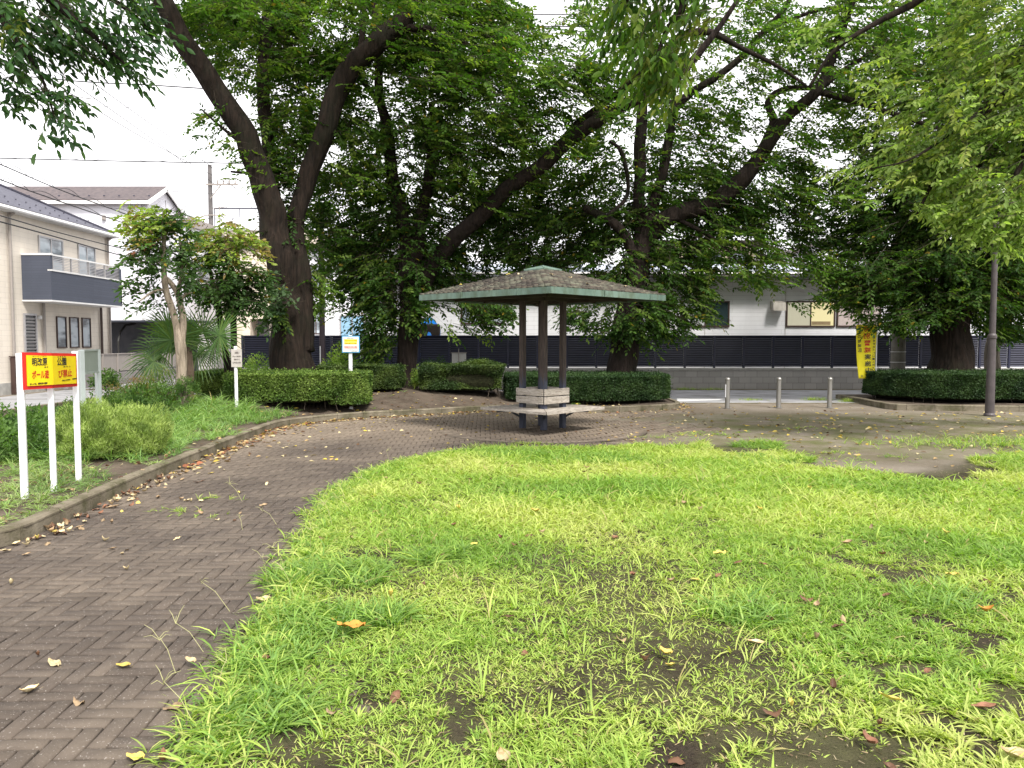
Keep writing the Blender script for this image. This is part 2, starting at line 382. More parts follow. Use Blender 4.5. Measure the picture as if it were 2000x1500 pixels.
me.polygons.foreach_set('loop_start', (np.arange(len(q))*4).astype(np.int32)); me.polygons.foreach_set('loop_total', np.full(len(q), 4, np.int32))
me.polygons.foreach_set('use_smooth', np.ones(len(q), bool)); me.update(calc_edges=True)
ca = me.color_attributes.new('col', 'FLOAT_COLOR', 'POINT'); c4 = np.zeros((len(fx), 4), np.float32); c4[:, 0] = lm; c4[:, 1] = np.clip(moss, 0, 1); c4[:, 2] = (fx > -6)*(fx < 1.6)*(fy > 0)*(fy < 18)*(1-lm)*(1-ss(1.2, 1.8, fx));  c4[:, 3] = 1
ca.data.foreach_set('color', c4.ravel())
setp(link_mesh('ground', me, M_soil), kind='structure')

# herringbone pavers, each a bevelled slab
def paver_mat(name, dust):
    m, nt, b, o = mat_new(name); v = coord(nt, True)
    a = node(nt, 'ShaderNodeVertexColor', layer_name='col').outputs[0]
    n1 = tex(nt, 'noise', 1.1, 7, .65, v); n2 = tex(nt, 'noise', 110, 2, .5, v); n3 = tex(nt, 'noise', 9, 6, .7, v)
    c = mixc(nt, ramp(nt, n3, [(.3, (0, 0, 0)), (.75, (.55, .55, .55))]), a, mixc(nt, 1.0, a, (.62, .6, .58), 'MULTIPLY'))
    c = mixc(nt, ramp(nt, n1, [(.48, (0, 0, 0)), (.74, (.62, .62, .62))]), c, dust)
    c = mixc(nt, ramp(nt, n2, [(.655, (0, 0, 0)), (.72, (.65, .65, .65))]), c, (.36, .33, .30))
    nt.links.new(c, b.inputs['Base Color']); b.inputs['Roughness'].default_value = .85; b.inputs['Specular IOR Level'].default_value = .25
    bump(nt, b, math_(nt, 'ADD', n2, tex(nt, 'noise', 60, 5, .7, v)), .55, .006); return m
M_paver = paver_mat('paver', (.19, .155, .12))
BW = .083; phi = R(2.0); cph, sph = math.cos(phi), math.sin(phi)
bricks = []
for k in range(0, 240):
    for m_ in range(-56, 14):
        for kind in (0, 1):
            if kind == 0: cx, cy, hx, hy = k+6*m_+1.5, k+.5, 1.5, .5
            else: cx, cy, hx, hy = k+6*m_+3.5, k-.5, .5, 1.5
            cx *= BW; cy *= BW
            if not (-7 < cx < 4.6 and .6 < cy < 19): continue
            bricks.append((cx*cph-cy*sph, cx*sph+cy*cph, hx*BW, hy*BW))
bricks = np.array(bricks); bx_, by_ = bricks[:, 0], bricks[:, 1]
keep = ~inpoly(bx_, by_, BEDL)
deep = np.ones(len(bricks), bool)
for ox, oy in ((.55, 0), (-.55, 0), (0, .55), (0, -.55)): deep &= inpoly(bx_+ox, by_+oy, LAWN)
keep &= ~deep & (bx_ < 2.5 + .8*np.sin(by_*1.9) + .5*np.sin(by_*5.1)+(by_-12)*.1) & (bx_ > -5.6) & (by_ > 1.0)
ringR = np.hypot(bx_-.55, by_-13.75)
bricks = bricks[keep]; nb = len(bricks)
g = .0042; V = np.zeros((nb, 12, 3)); zj = rng.normal(0, .0011, nb); tx, ty = rng.normal(0, .004, nb), rng.normal(0, .004, nb)
for i, (sx, sy) in enumerate(((-1, -1), (1, -1), (1, 1), (-1, 1))):
    for lvl, (inset, z) in enumerate(((g, -.03), (g, .0), (g+.0035, .0045))):
        lx = sx*(bricks[:, 2]-inset); ly = sy*(bricks[:, 3]-inset)
        V[:, lvl*4+i, 0] = bricks[:, 0]+lx*cph-ly*sph; V[:, lvl*4+i, 1] = bricks[:, 1]+lx*sph+ly*cph
        V[:, lvl*4+i, 2] = z + zj + lx*tx + ly*ty
fs = [(8, 9, 10, 11)]+[(i, (i+1) % 4, 4+(i+1) % 4, 4+i) for i in range(4)]+[(4+i, 4+(i+1) % 4, 8+(i+1) % 4, 8+i) for i in range(4)]
C = pal(nb, [(.082, .066, .054), (.077, .062, .051), (.088, .071, .058), (.079, .064, .053)], var=.06)
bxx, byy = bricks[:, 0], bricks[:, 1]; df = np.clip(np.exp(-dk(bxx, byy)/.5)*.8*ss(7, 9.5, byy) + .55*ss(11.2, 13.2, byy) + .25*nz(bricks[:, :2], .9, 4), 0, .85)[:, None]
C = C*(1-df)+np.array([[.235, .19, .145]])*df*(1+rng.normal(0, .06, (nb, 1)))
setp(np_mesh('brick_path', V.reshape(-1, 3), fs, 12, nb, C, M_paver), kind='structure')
# the light ring of bricks set round the shelter
nr = 50; V = np.zeros((nr, 8, 3))
for i in range(nr):
    a0, a1 = R(188)+R(164)*(i+.04)/nr, R(188)+R(164)*(i+.96)/nr
    for j, (r, a) in enumerate(((1.62, a0), (1.86, a0), (1.86, a1), (1.62, a1))):
        V[i, j] = (.55+r*math.cos(a), 13.75+r*math.sin(a), -.03); V[i, 4+j] = V[i, j]+(0, 0, .0362)
C = pal(nr, [(.20, .165, .13), (.165, .135, .108)], var=.08)
setp(np_mesh('brick_ring', V.reshape(-1, 3), [(4, 7, 6, 5), (0, 1, 5, 4), (1, 2, 6, 5), (2, 3, 7, 6), (3, 0, 4, 7)], 8, nr, C, M_paver), kind='structure')

# beds
M_kerb = mottled('kerb_concrete', (.11, .094, .068), (.235, .205, .155), 2.5, .95, .7, 45, world=True, spec=.1, dirt=((.07, .068, .035), 3), dist=.012)
M_bedsoil = mottled('bed_soil', (.045, .033, .025), (.13, .10, .078), 2.2, .95, .8, 18, world=True, spec=.15, dist=.03, dirt=((.10, .085, .065), 7))
def loft_bed(name, K, B, nt_=16):
    K = np.array(K); B = np.array(B); vs = []; fs = []
    for i in range(len(K)):
        for j in range(nt_+1):
            t = (j/nt_)**1.6; p = K[i]*(1-t)+B[i]*t
            vs.append((p[0], p[1], bz(p[0], p[1])-.012 if name == 'planting_bed' else .10+.012*noise.noise(Vector((p[0]*2, p[1]*2, 0)))))
    w = nt_+1
    for i in range(len(K)-1):
        for j in range(nt_): fs.append((i*w+j, i*w+j+1, (i+1)*w+j+1, (i+1)*w+j))
    mb = MB(); mb.add(vs, fs)
    o = mb.build(name, M_bedsoil, smooth=True); setp(o, kind='structure')
# resample kerb finely and pair with road edge
def resample(P, n):
    P = np.array(P); d = np.concatenate([[0], np.cumsum(np.hypot(*np.diff(P, axis=0).T))]); t = np.linspace(0, d[-1], n)
    return np.stack([np.interp(t, d, P[:, 0]), np.interp(t, d, P[:, 1])], 1), d[-1]
Kf, KLlen = resample(KLs, 150)
Bf = []
for x, y in Kf:
    if y < 13: Bf.append((ROAD_X, max(3.6, y)))
    else:
        t = float(ss(13, 15.2, y)); 
        Bf.append((ROAD_X*(1-t)+x*t if y < 15.2 else max(min(x, 4.0), ROAD_X), 13*(1-t)+21.2*t if y < 15.2 else 21.2))
# smooth pairing round the corner so the sheet does not fold
Bf = []
for i, (x, y) in enumerate(Kf):
    if x > -3.6 and y > 14: Bf.append((x if x > -3 else -3-( -3 - x)*8.0, 21.2))
    else: Bf.append(None)
idx0 = max(i for i, b in enumerate(Bf) if b is None)
i13 = min(i for i in range(len(Kf)) if Kf[i][1] > 12.0)
for i in range(idx0+1):
    if i <= i13: Bf[i] = (ROAD_X, max(3.6, Kf[i][1]))
xe = Bf[idx0+1][0]
path_ = [(ROAD_X, Kf[i13][1]), (ROAD_X, 21.2), (xe, 21.2)]
pr, _ = resample(path_, idx0+2-i13)
for k, i in enumerate(range(i13, idx0+1)): Bf[i] = tuple(pr[k])
loft_bed('planting_bed', Kf, Bf)
Kr, KRlen = resample(KRs, 60)
loft_bed('planting_bed', Kr, [(max(x, 9.0), 21.2) for x, y in Kr], 8)
bpy.data.objects['planting_bed.001'].name = 'hedge_bed'
def kerb(name, P, stone=.6, w=.12, h=.135, side=1):
    P = [np.array(p) for p in P]; mb = MB(); Pf, L = resample(P, int(math.dist(P[0], P[-1])*0+len(P)*1)); 
    Pf, L = resample(P, 400); n = int(L/stone)
    d = np.linspace(0, L, 400)
    for s in range(n):
        a, b = s*stone+.004, (s+1)*stone-.004
        ts = np.linspace(a, b, 4); q = np.stack([np.interp(ts, d, Pf[:, 0]), np.interp(ts, d, Pf[:, 1])], 1)
        dz = random.gauss(0, .003); vs = []
        for i in range(4):
            t = q[min(i+1, 3)]-q[max(i-1, 0)]; t = t/np.linalg.norm(t); nn = np.array((-t[1], t[0]))*side
            for off, z in ((0, -.03), (0.004, h-.018), (.022, h), (w-.01, h), (w, h-.012), (w, -.03)):
                e = q[i]+nn*off; vs.append((e[0], e[1], z+dz))
        fs = [(i*6+j, i*6+j+1, (i+1)*6+j+1, (i+1)*6+j) for i in range(3) for j in range(5)]
        fs += [(5, 4, 3, 2, 1, 0), (18, 19, 20, 21, 22, 23)]
        mb.add(vs, fs)
    setp(mb.build(name, M_kerb), kind='structure')
kerb('kerb', KLs); kerb('kerb', KRs, side=1)
mb = MB(); mb.bx(ROAD_X-.12, ROAD_X, 3.6, 21.3, -.03, .12, bev=.01); mb.bx(ROAD_X, 4.1, 21.2, 21.32, -.03, .12, bev=.01); mb.bx(9.0, 18, 21.2, 21.32, -.03, .12, bev=.01)
setp(mb.build('road_kerb', M_kerb), kind='structure')

M_asph = mottled('asphalt', (.26, .26, .272), (.34, .34, .355), 3, .9, .35, 160, world=True, spec=.25, dirt=((.12, .115, .11), 1.5), dist=.006)
M_apron = mottled('apron_asphalt', (.10, .085, .07), (.19, .165, .14), 1.3, .92, .35, 120, world=True, spec=.2, dirt=((.075, .07, .05), 2.2))
mb = MB(); mb.quad((-14.6, -12, .004), (ROAD_X-.12, -12, .004), (ROAD_X-.12, 21.32, .004), (-14.6, 21.32, .004))
mb.quad((-14.6, 21.32, .004), (60, 21.32, .004), (60, 25.0, .004), (-14.6, 25.0, .004)); mb.quad((-14.6, 25.0, .004), (-9.2, 25.0, .004), (-9.2, 70, .004), (-14.6, 70, .004))
mb.quad((4.1, 19.75, .004), (9.0, 19.75, .004), (9.0, 21.32, .004), (4.1, 21.32, .004))
setp(mb.build('road', M_asph), kind='structure')
M_line = mottled('road_paint', (.55, .55, .55), (.78, .78, .78), 8, .7, .1, 60, world=True)
mb = MB(); mb.quad(gp(1322, 784, .009), gp(1404, 781.5, .009), gp(1412, 779.5, .009), gp(1322, 778, .009))

setp(mb.build('road_marking', M_line), kind='structure')
mb = MB(); mb.bx(4.12, 8.98, 19.62, 19.75, -.02, .012, bev=.004); mb.bx(-15, 60, 25.0, 25.35, -.02, .02); setp(mb.build('gutter', M_kerb), kind='structure')
# far ground cover beyond the streets is the ground sheet itself

# ================================================================ SHELTER
CX, CY = .55, 13.75; TH = R(1.0)
def dg(r, k, z):      # point on diagonal k (0 front, 1 right, 2 back, 3 left) at distance r
    a = TH - math.pi/2 + k*math.pi/2
    return Vector((CX+r*math.cos(a), CY+r*math.sin(a), z))
M_wood = mottled('weathered_wood', (.30, .265, .225), (.52, .475, .425), 5, .85, .4, 60, stretch=(1, 1, 7), spec=.2, dist=.004, dirt=((.13, .11, .095), 14))
def post_mat():
    m, nt, b, o = mat_new('worn_post_paint'); v = coord(nt, True, (22, 22, 2.2)); sp = node(nt, 'ShaderNodeSeparateXYZ'); nt.links.new(coord(nt, True), sp.inputs[0])
    wood = ramp(nt, tex(nt, 'noise', 2, 6, .6, v), [(.3, (.018, .013, .012)), (.7, (.08, .056, .048))])
    paint = ramp(nt, tex(nt, 'noise', 1.5, 4, .6, v), [(.3, (.022, .026, .045)), (.7, (.05, .058, .09))])
    grey = ramp(nt, tex(nt, 'noise', 3.3, 5, .6, v), [(.3, (.12, .11, .105)), (.7, (.24, .225, .215))])
    lo = math_(nt, 'SUBTRACT', 1.0, sp.outputs[2]); f = math_(nt, 'ADD', math_(nt, 'MULTIPLY', lo, .75), tex(nt, 'noise', 1.7, 8, .75, v))
    c = mixc(nt, ramp(nt, f, [(.5, (0, 0, 0)), (.62, (1, 1, 1))]), wood, paint)
    c = mixc(nt, ramp(nt, tex(nt, 'noise', 2.6, 8, .8, v), [(.60, (0, 0, 0)), (.66, (.85, .85, .85))]), c, grey)
    nt.links.new(c, b.inputs['Base Color']); b.inputs['Roughness'].default_value = .75; bump(nt, b, tex(nt, 'noise', 2.6, 8, .8, v), .5, .006); return m
M_post = post_mat()
M_copper = mottled('green_copper', (.075, .125, .105), (.165, .235, .20), 2.6, .65, .15, 30, stretch=(1, 1, .4), dirt=((.07, .095, .06), 6), spec=.3)
M_dark = mottled('dark_timber', (.016, .012, .01), (.035, .026, .02), 4, .85, .2, 40)
def shingle_mat():
    m, nt, b, o = mat_new('wood_shingle'); a = node(nt, 'ShaderNodeVertexColor', layer_name='col').outputs[0]; v = coord(nt, True)
    c = mixc(nt, ramp(nt, tex(nt, 'noise', 2.4, 6, .7, v), [(.52, (0, 0, 0)), (.66, (.6, .6, .6))]), a, (.19, .20, .145))
    nt.links.new(c, b.inputs['Base Color']); b.inputs['Roughness'].default_value = .9; bump(nt, b, tex(nt, 'noise', 40, 6, .7, v), .6, .01); return m
M_shingle = shingle_mat()
sh = thing('park_shelter', 'square open shelter with shingled pyramid roof, green copper edge and wraparound bench on four posts', 'shelter', (CX, CY, 0))
RD = 2.2; ZE0, ZE1 = 2.318, 2.418
for k in range(4):
    mb = MB(); p = dg(.36, k, 0)
    mb.box((p.x, p.y, .03+2.45/2), (.097, .097, 2.43), rz=TH+R(45), bev=.008)
    # paired face boards proud of the core
    mb.build('post', M_post, sh)
# fascia with folded seams
mb = MB(); ms = MB()
for k in range(4):
    a, b = dg(RD, k, 0), dg(RD, k+1, 0); ai, bi = dg(RD-.06, k, 0), dg(RD-.06, k+1, 0)
    vs = [(a.x, a.y, ZE0), (b.x, b.y, ZE0), (b.x, b.y, ZE1), (a.x, a.y, ZE1), (ai.x, ai.y, ZE0), (bi.x, bi.y, ZE0), (bi.x, bi.y, ZE1), (ai.x, ai.y, ZE1)]
    mb.add(vs, [(0, 1, 2, 3), (5, 4, 7, 6), (3, 2, 6, 7), (0, 4, 5, 1)])
    for t in ((.42, .84) if k % 2 == 0 else (.36, .78)):
        q = a.lerp(b, t); mb.beam((q.x, q.y, ZE0-.003), (q.x, q.y, ZE1+.004), .035, .012, up=(b-a).normalized())
mb.build('fascia', M_copper, sh)
# roof deck, underside boards, rafters
top = 2.86; apex = Vector((CX, CY, 3.0))
def roofz(r): return ZE1-.015 + (2.85-ZE1+.0)*(1-(r-.30)/(RD-.30))
mb = MB()
for k in range(4):
    mb.add([dg(RD-.06, k, ZE1-.03), dg(RD-.06, k+1, ZE1-.03), dg(.25, k+1, 2.82), dg(.25, k, 2.82)], [(0, 1, 2, 3)])
    mb.add([dg(RD-.06, k, ZE0+.03), dg(RD-.06, k+1, ZE0+.03), dg(.02, k+1, 2.62), dg(.02, k, 2.62)], [(3, 2, 1, 0)])
mb.build('roof_boarding', M_dark, sh)
mb = MB()
for k in range(4):
    mb.beam(dg(.1, k, 2.56), dg(RD-.08, k, ZE0+.035), .06, .09)
    for t in (.25, .5, .75):
        a, b = dg(RD-.08, k, ZE0+.035), dg(RD-.08, k+1, ZE0+.035); q = a.lerp(b, t); c0 = dg(.36, k, 2.50).lerp(dg(.36, k+1, 2.50), t)
        mb.beam(c0, q, .04, .06)
    mb.beam(dg(1.25, k, 2.35), dg(1.25, k+1, 2.35), .05, .06); mb.beam(dg(.42, k, 2.36), dg(.42, k+1, 2.36), .06, .12)
mb.build('rafters', mottled('rafter_timber', (.03, .024, .02), (.06, .048, .038), 4, .85, .2, 40), sh)
Vs, cnt = [], 0; NC = 15
for k in range(4):
    a0, b0 = dg(RD-.01, k, 0), dg(RD-.01, k+1, 0); a1, b1 = dg(.27, k, 0), dg(.27, k+1, 0)
    for i in range(NC):
        t0, t1 = i/NC, (i+1.25)/NC
        A0, B0, A1, B1 = a0.lerp(a1, t0), b0.lerp(b1, t0), a0.lerp(a1, min(t1, 1)), b0.lerp(b1, min(t1, 1))
        W = (B0-A0).length; n = max(2, int(W/.12)); cuts = sorted(set([0, 1]+[min(max((j+random.uniform(-.2, .2))/n, 0), 1) for j in range(1, n)]))
        for s0, s1 in zip(cuts[:-1], cuts[1:]):
            zz0 = ZE1 + (2.84-ZE1)*t0 + .028+random.uniform(-.003, .005); zz1 = ZE1 + (2.84-ZE1)*min(t1, 1)+.001
            e = .003/W
            pts = [A0.lerp(B0, s0+e), A0.lerp(B0, s1-e), A1.lerp(B1, s1-e), A1.lerp(B1, s0+e)]
            Vs += [(pts[0].x, pts[0].y, zz0), (pts[1].x, pts[1].y, zz0+random.uniform(-.003, .003)), (pts[2].x, pts[2].y, zz1), (pts[3].x, pts[3].y, zz1),
                   (pts[0].x, pts[0].y, zz0-.02), (pts[1].x, pts[1].y, zz0-.028)]; cnt += 1
C = pal(cnt, [(.058, .048, .038), (.085, .071, .054), (.042, .035, .029), (.078, .074, .055)], var=.13)
np_mesh('shingles', np.array(Vs), [(0, 1, 2, 3), (4, 5, 1, 0), (4, 0, 3), (1, 5, 2)], 6, cnt, C, M_shingle, sh)
mb = MB()
for k in range(4):
    a, b = dg(.34, k, 0), dg(.34, k+1, 0)
    mb.add([(a.x, a.y, 2.83), (b.x, b.y, 2.83), (b.x, b.y, 2.865), (a.x, a.y, 2.865), (CX, CY, 2.935)], [(0, 1, 2, 3), (3, 2, 4)])
    mb.beam(dg(.34, k, 2.868), (CX, CY, 2.94), .02, .012)
mb.build('roof_cap', M_copper, sh)
# back rest planks and seat boards
for k in range(4):
    for j, (z0, z1) in enumerate(((.50, .625), (.64, .765))):
        mb = MB(); a, b = dg(.47, k, (z0+z1)/2), dg(.47, k+1, (z0+z1)/2); a2 = a.lerp(b, .0 if k % 2 == 0 else .045); b2 = a.lerp(b, 1 if k % 2 == 0 else .955)
        mb.beam(a2, b2, .032, z1-z0, bev=.005); mb.build('backrest_plank', M_wood, sh)
for k in range(4):
    for j, (r0, r1) in enumerate(((.42, .62), (.635, .835), (.85, 1.12))):
        g_ = .004
        pts = [dg(r1, k, 0), dg(r1, k+1, 0), dg(r0, k+1, 0), dg(r0, k, 0)]
        t = .006
        P = [pts[0].lerp(pts[1], t), pts[1].lerp(pts[0], t), pts[2].lerp(pts[3], t*1.5), pts[3].lerp(pts[2], t*1.5)]
        mb = MB(); z0, z1 = .378, .418+random.uniform(-.002, .002)
        mb.add([(p.x, p.y, z) for z in (z0, z1) for p in P], [(3, 2, 1, 0), (4, 5, 6, 7), (0, 1, 5, 4), (1, 2, 6, 5), (2, 3, 7, 6), (3, 0, 4, 7)])
        mb.build('seat_board', M_wood, sh)
    mb = MB(); mb.beam(dg(.40, k, .345), dg(.82, k, .352), .05, .045); mb.beam(dg(.41, k, .25), dg(.56, k, .33), .035, .035)
    mb.build('seat_bracket', plain('navy_bracket', (.02, .024, .04), .6), sh)

# ================================================================ BOLLARDS, LAMP, SIGNS
M_steel = mottled('brushed_steel', (.22, .21, .19), (.36, .35, .33), 7, .42, .08, 60, .8, (1, 1, .1)); M_conc = mottled('concrete', (.28, .275, .26), (.42, .41, .39), 4, .85, .3, 50)
labels = ['steel bollard with a pale vertical strip, leftmost of the three at the park entrance', 'middle steel bollard of the three standing across the park entrance', 'steel bollard nearest the yellow banner, rightmost of the three at the entrance']
src = None
for i, u in enumerate((1420.5, 1520.5, 1620)):
    p = gp(u, 796.5 if i else 797.5)
    if src is None:
        src = b0 = thing('bollard', labels[i], 'bollard', p, 'steel bollards across the park entrance')
        mb = MB(); mb.lathe((p.x, p.y), [(.055, 0), (.055, .66), (.061, .665), (.061, .70), (.05, .722), (.025, .735), (.0, .738)], 20); mb.build('post', M_steel, b0, smooth=False)
        mb = MB(); mb.lathe((p.x, p.y), [(.085, 0), (.085, .012), (.058, .014)], 20); mb.build('base_plate', M_steel, b0)
    else:
        c = copy_tree(src); c.location = p; c['label'] = labels[i]
mb = MB(); p = gp(1420.5, 797.5); mb.box((p.x-.058, p.y-.03, .42), (.012, .05, .3)); mb.build('reflector_strip', M_white, src)
p = gp(1932.5, 812); lp = thing('street_lamp', 'tall dark brown lamp post beside the right hedge', 'lamp post', p)
M_lamp = mottled('lamp_brown_paint', (.05, .042, .045), (.085, .072, .075), 5, .5, .05, 60)
mb = MB(); mb.lathe((p.x, p.y), [(.115, 0), (.115, .03), (.092, .06), (.088, .5), (.076, 1.6), (.077, 1.64), (.09, 1.66), (.09, 1.72), (.062, 1.76), (.052, 4.35)], 20); mb.build('pole', M_lamp, lp)
mb = MB(); mb.lathe((p.x, p.y), [(.09, 4.3), (.19, 4.36), (.24, 4.4), (.24, 4.43)], 20); mb.build('lamp_collar', M_lamp, lp)
mb = MB(); mb.lathe((p.x, p.y), [(.17, 4.43), (.24, 4.55), (.25, 4.7), (.18, 4.86), (.02, 4.92)], 20); mb.build('lamp_globe', mottled('milk_glass', (.6, .6, .58), (.7, .7, .68), 3, .3, 0), lp, smooth=True)

# yellow and red board on three posts
L0, L1 = at(42, 688, 7.1), at(42, 761.5, 7.1); C0, C1 = at(97.5, 689.5, 7.45), at(97.5, 758, 7.45); E0, E1 = at(147, 690.5, 8.1), at(147, 754.5, 8.1)
for a, b in ((L0, L1), (C0, C1), (E0, E1)):
    mx = (a.x+b.x)/2; a.x = b.x = mx
sg = thing('park_sign', 'yellow sign with red border and Japanese lettering on three white posts', 'sign board', (C0.x, C0.y, bz(C0.x, C0.y)))
def half(nm, A0, A1, B0, B1, mat, lift, inset=(0, 0, 0, 0)):
    r = (B0-A0); r.z = 0; r.normalize(); n = Vector((r.y, -r.x, 0)); mb = MB()
    il, ir, it, ib = inset
    P = [A1+r*il+Vector((0, 0, ib)), B1-r*ir+Vector((0, 0, ib)), B0-r*ir-Vector((0, 0, it)), A0+r*il-Vector((0, 0, it))]
    F_ = [p+n*(lift+.004) for p in P]; Bk = [p+n*(lift-.004) for p in P]
    mb.add(F_+Bk, [(0, 1, 2, 3), (7, 6, 5, 4), (4, 5, 1, 0), (5, 6, 2, 1), (6, 7, 3, 2), (7, 4, 0, 3)])
    return mb.build(nm, mat, sg), r, n
hl, rl, nl = half('red_border_panel', L0, L1, C0, C1, M_red, .012)
hr, rr, nrr = half('red_border_panel', C0, C1, E0, E1, M_red, .012)
yl, _, _ = half('yellow_face', L0, L1, C0, C1, M_yellow, .0225, (.04, .0, .028, .033)); yr, _, _ = half('yellow_face', C0, C1, E0, E1, M_yellow, .0225, (.0, .05, .028, .033))
def T(body, A0, A1, B0, B1, r, n, s0, s1, t0, t1, mat, bold=.014):
    h = A0.z-A1.z; wv = (B0-A0); wv.z = 0; w = wv.length
    p = A1 + r*(w*s0) + Vector((0, 0, h*(1-t1))) + n*.0275
    text_on('lettering', body, p, r, (0, 0, 1), w*(s1-s0), h*(t1-t0), mat, sg, 0, bold)
TL = (L0, L1, C0, C1, rl, nl); TR = (C0, C1, E0, E1, rr, nrr)
T('めいかいばら', *TL, .30, .80, .10, .135, M_black, .02); T('明改原', *TL, .28, .815, .155, .375, M_black, .025)
T('あそ', *TL, .71, .85, .40, .435, M_black, .02); T('ボール遊', *TL, .27, .86, .50, .725, M_redtext, .018)
T('まもってね、近隣住民の迷惑！', *TL, .18, .80, .83, .885, M_black, .03)
T('こうえん', *TR, .18, .50, .10, .135, M_black, .02); T('公園', *TR, .16, .52, .155, .37, M_black, .025)
T('きんし', *TR, .40, .70, .40, .435, M_black, .02); T('び禁止', *TR, .20, .73, .50, .72, M_redtext, .018)
T('葛西土木事務所', *TR, .33, .66, .80, .835, M_black, .03); T('公園管理係', *TR, .74, .94, .79, .83, M_black, .03)
M_bolt = plain('bolt_steel', (.4, .4, .4), .4, .8)
for (u, v, uu, vv, Y, w) in ((39, 690, 47.5, 983, 7.12, .058), (96, 690, 105, 968, 7.48, .052), (145, 686, 153.5, 938, 8.12, .056)):
    top_ = at(uu-0.0, vv, Y); x = at(uu, vv, Y).x; zt = zat(v, Y)-.0
    zb = bz(x, Y)-.05; mb = MB(); xx = x + (.0)
    mb.box((xx-.022, Y+.045, (zt+zb)/2), (w, w, zt-zb), rz=R(-68), bev=.004); mb.build('post', M_white, sg)

# blank notice board behind
A, Bq = at(158, 684, 11.3), at(190, 686, 12.2)
nb_ = thing('notice_board', 'blank grey-green notice board in a pale frame behind the yellow sign', 'notice board', (A.x, A.y, bz(A.x, A.y)))
z0, z1 = zat(728, 11.5), zat(686, 11.5); r = (Bq-A); r.z = 0
M_frame = plain('pale_aluminium', (.55, .60, .60), .4, .3)
mb = MB(); mb.beam(A+Vector((0, 0, 0))-Vector((0, 0, A.z-(z0+z1)/2)), Bq-Vector((0, 0, Bq.z-(z0+z1)/2)), .03, z1-z0); mb.build('panel', plain('blank_panel', (.34, .38, .35), .6), nb_)
for q in (A, Bq):
    mb = MB(); mb.box((q.x, q.y, (z1+.02+.05)/2), (.07, .07, z1+.02-.05), rz=R(60), bev=.004); mb.build('post', M_frame, nb_)
mb = MB()
for z in (z0-.01, z1+.01):
    mb.beam((A.x, A.y, z), (Bq.x, Bq.y, z), .05, .03)
mb.build('frame_rail', M_frame, nb_)

# small grey notice by the hedge
p = gp(461.5, 815, .115); s2 = thing('notice_sign', 'small weathered grey notice on a white post before the clipped hedge', 'sign', p)
Y = p.y; zt = zat(676, Y); mb = MB(); mb.cyl((p.x, p.y+.03), .032, .05, zt, 14); mb.build('post', M_white, s2)
a, b = at(451.5, 682, Y), at(473, 717, Y); mb = MB(); mb.bx(a.x, b.x, Y-.012, Y+.0, b.z, a.z, bev=.003)
pn = mb.build('panel', mottled('faded_notice', (.36, .33, .31), (.48, .45, .42), 5, .6, 0), s2)
gtxt = plain('faded_lettering', (.14, .12, .11), .7)
w_, h_ = b.x-a.x, a.z-b.z
for s0, s1, t0, t1, tx_ in ((.36, .78, .14, .26, 'お願い'), (.14, .92, .36, .44, '犬のふんは持ち帰り'), (.26, .80, .53, .61, '公園をきれいに'), (.14, .90, .70, .79, '江戸川区土木部')):
    text_on('lettering', tx_, (a.x+w_*s0, Y-.0125, b.z+h_*(1-t1)), (1, 0, 0), (0, 0, 1), w_*(s1-s0), h_*(t1-t0), gtxt, s2, .002, .03)

# blue framed sign
p0 = gp(684, 800, .25); Y = 16.3; x = at(685, 760, Y).x
s3 = thing('information_sign', 'blue framed sign with yellow and red printed bands on a white post in the hedge', 'sign', (x, Y, bz(x, Y)))
mb = MB(); mb.bx(x-.035, x+.035, Y, Y+.06, bz(x, Y)-.05, zat(655, Y), bev=.004); mb.build('post', M_white, s3)
a, b = at(668, 656, Y), at(703, 689, Y); mb = MB(); mb.bx(a.x, b.x, Y-.03, Y, b.z, a.z, bev=.004); mb.build('blue_frame', plain('blue_frame_paint', (.06, .28, .50), .4), s3)
mb = MB(); mb.bx(a.x+.02, b.x-.02, Y-.034, Y-.029, b.z+.02, a.z-.02); mb.build('face', plain('sign_face', (.72, .74, .70), .5), s3)
w_, h_ = b.x-a.x, a.z-b.z
for s0, s1, t0, t1, mt, nm in ((.14, .88, .20, .35, M_yellow, 'yellow_band'), (.14, .86, .37, .50, M_yellow, 'yellow_band'), (.13, .88, .58, .76, plain('pink_band', (.75, .45, .40), .5), 'red_band')):
    mb = MB(); mb.bx(a.x+w_*s0, a.x+w_*s1, Y-.0365, Y-.0345, b.z+h_*(1-t1), b.z+h_*(1-t0)); mb.build(nm, mt, s3)
for s0, s1, t0, t1, mt, tx_ in ((.28, .70, .09, .17, M_black, '公園利用の皆様へ'), (.17, .85, .23, .32, plain('orange_lettering', (.55, .16, .01), .6), 'たばこのポイ捨て禁止'), (.17, .83, .40, .47, M_black, '自転車の乗入れはご遠慮'), (.16, .86, .61, .72, M_redtext, '花火禁止バーベキュー禁止'), (.2, .8, .79, .83, M_black, 'ルールを守りましょう'), (.55, .85, .87, .90, M_black, '江戸川区')):
    text_on('lettering', tx_, (a.x+w_*s0, Y-.0375, b.z+h_*(1-t1)), (1, 0, 0), (0, 0, 1), w_*(s1-s0), h_*(t1-t0), mt, s3, .001, .02)

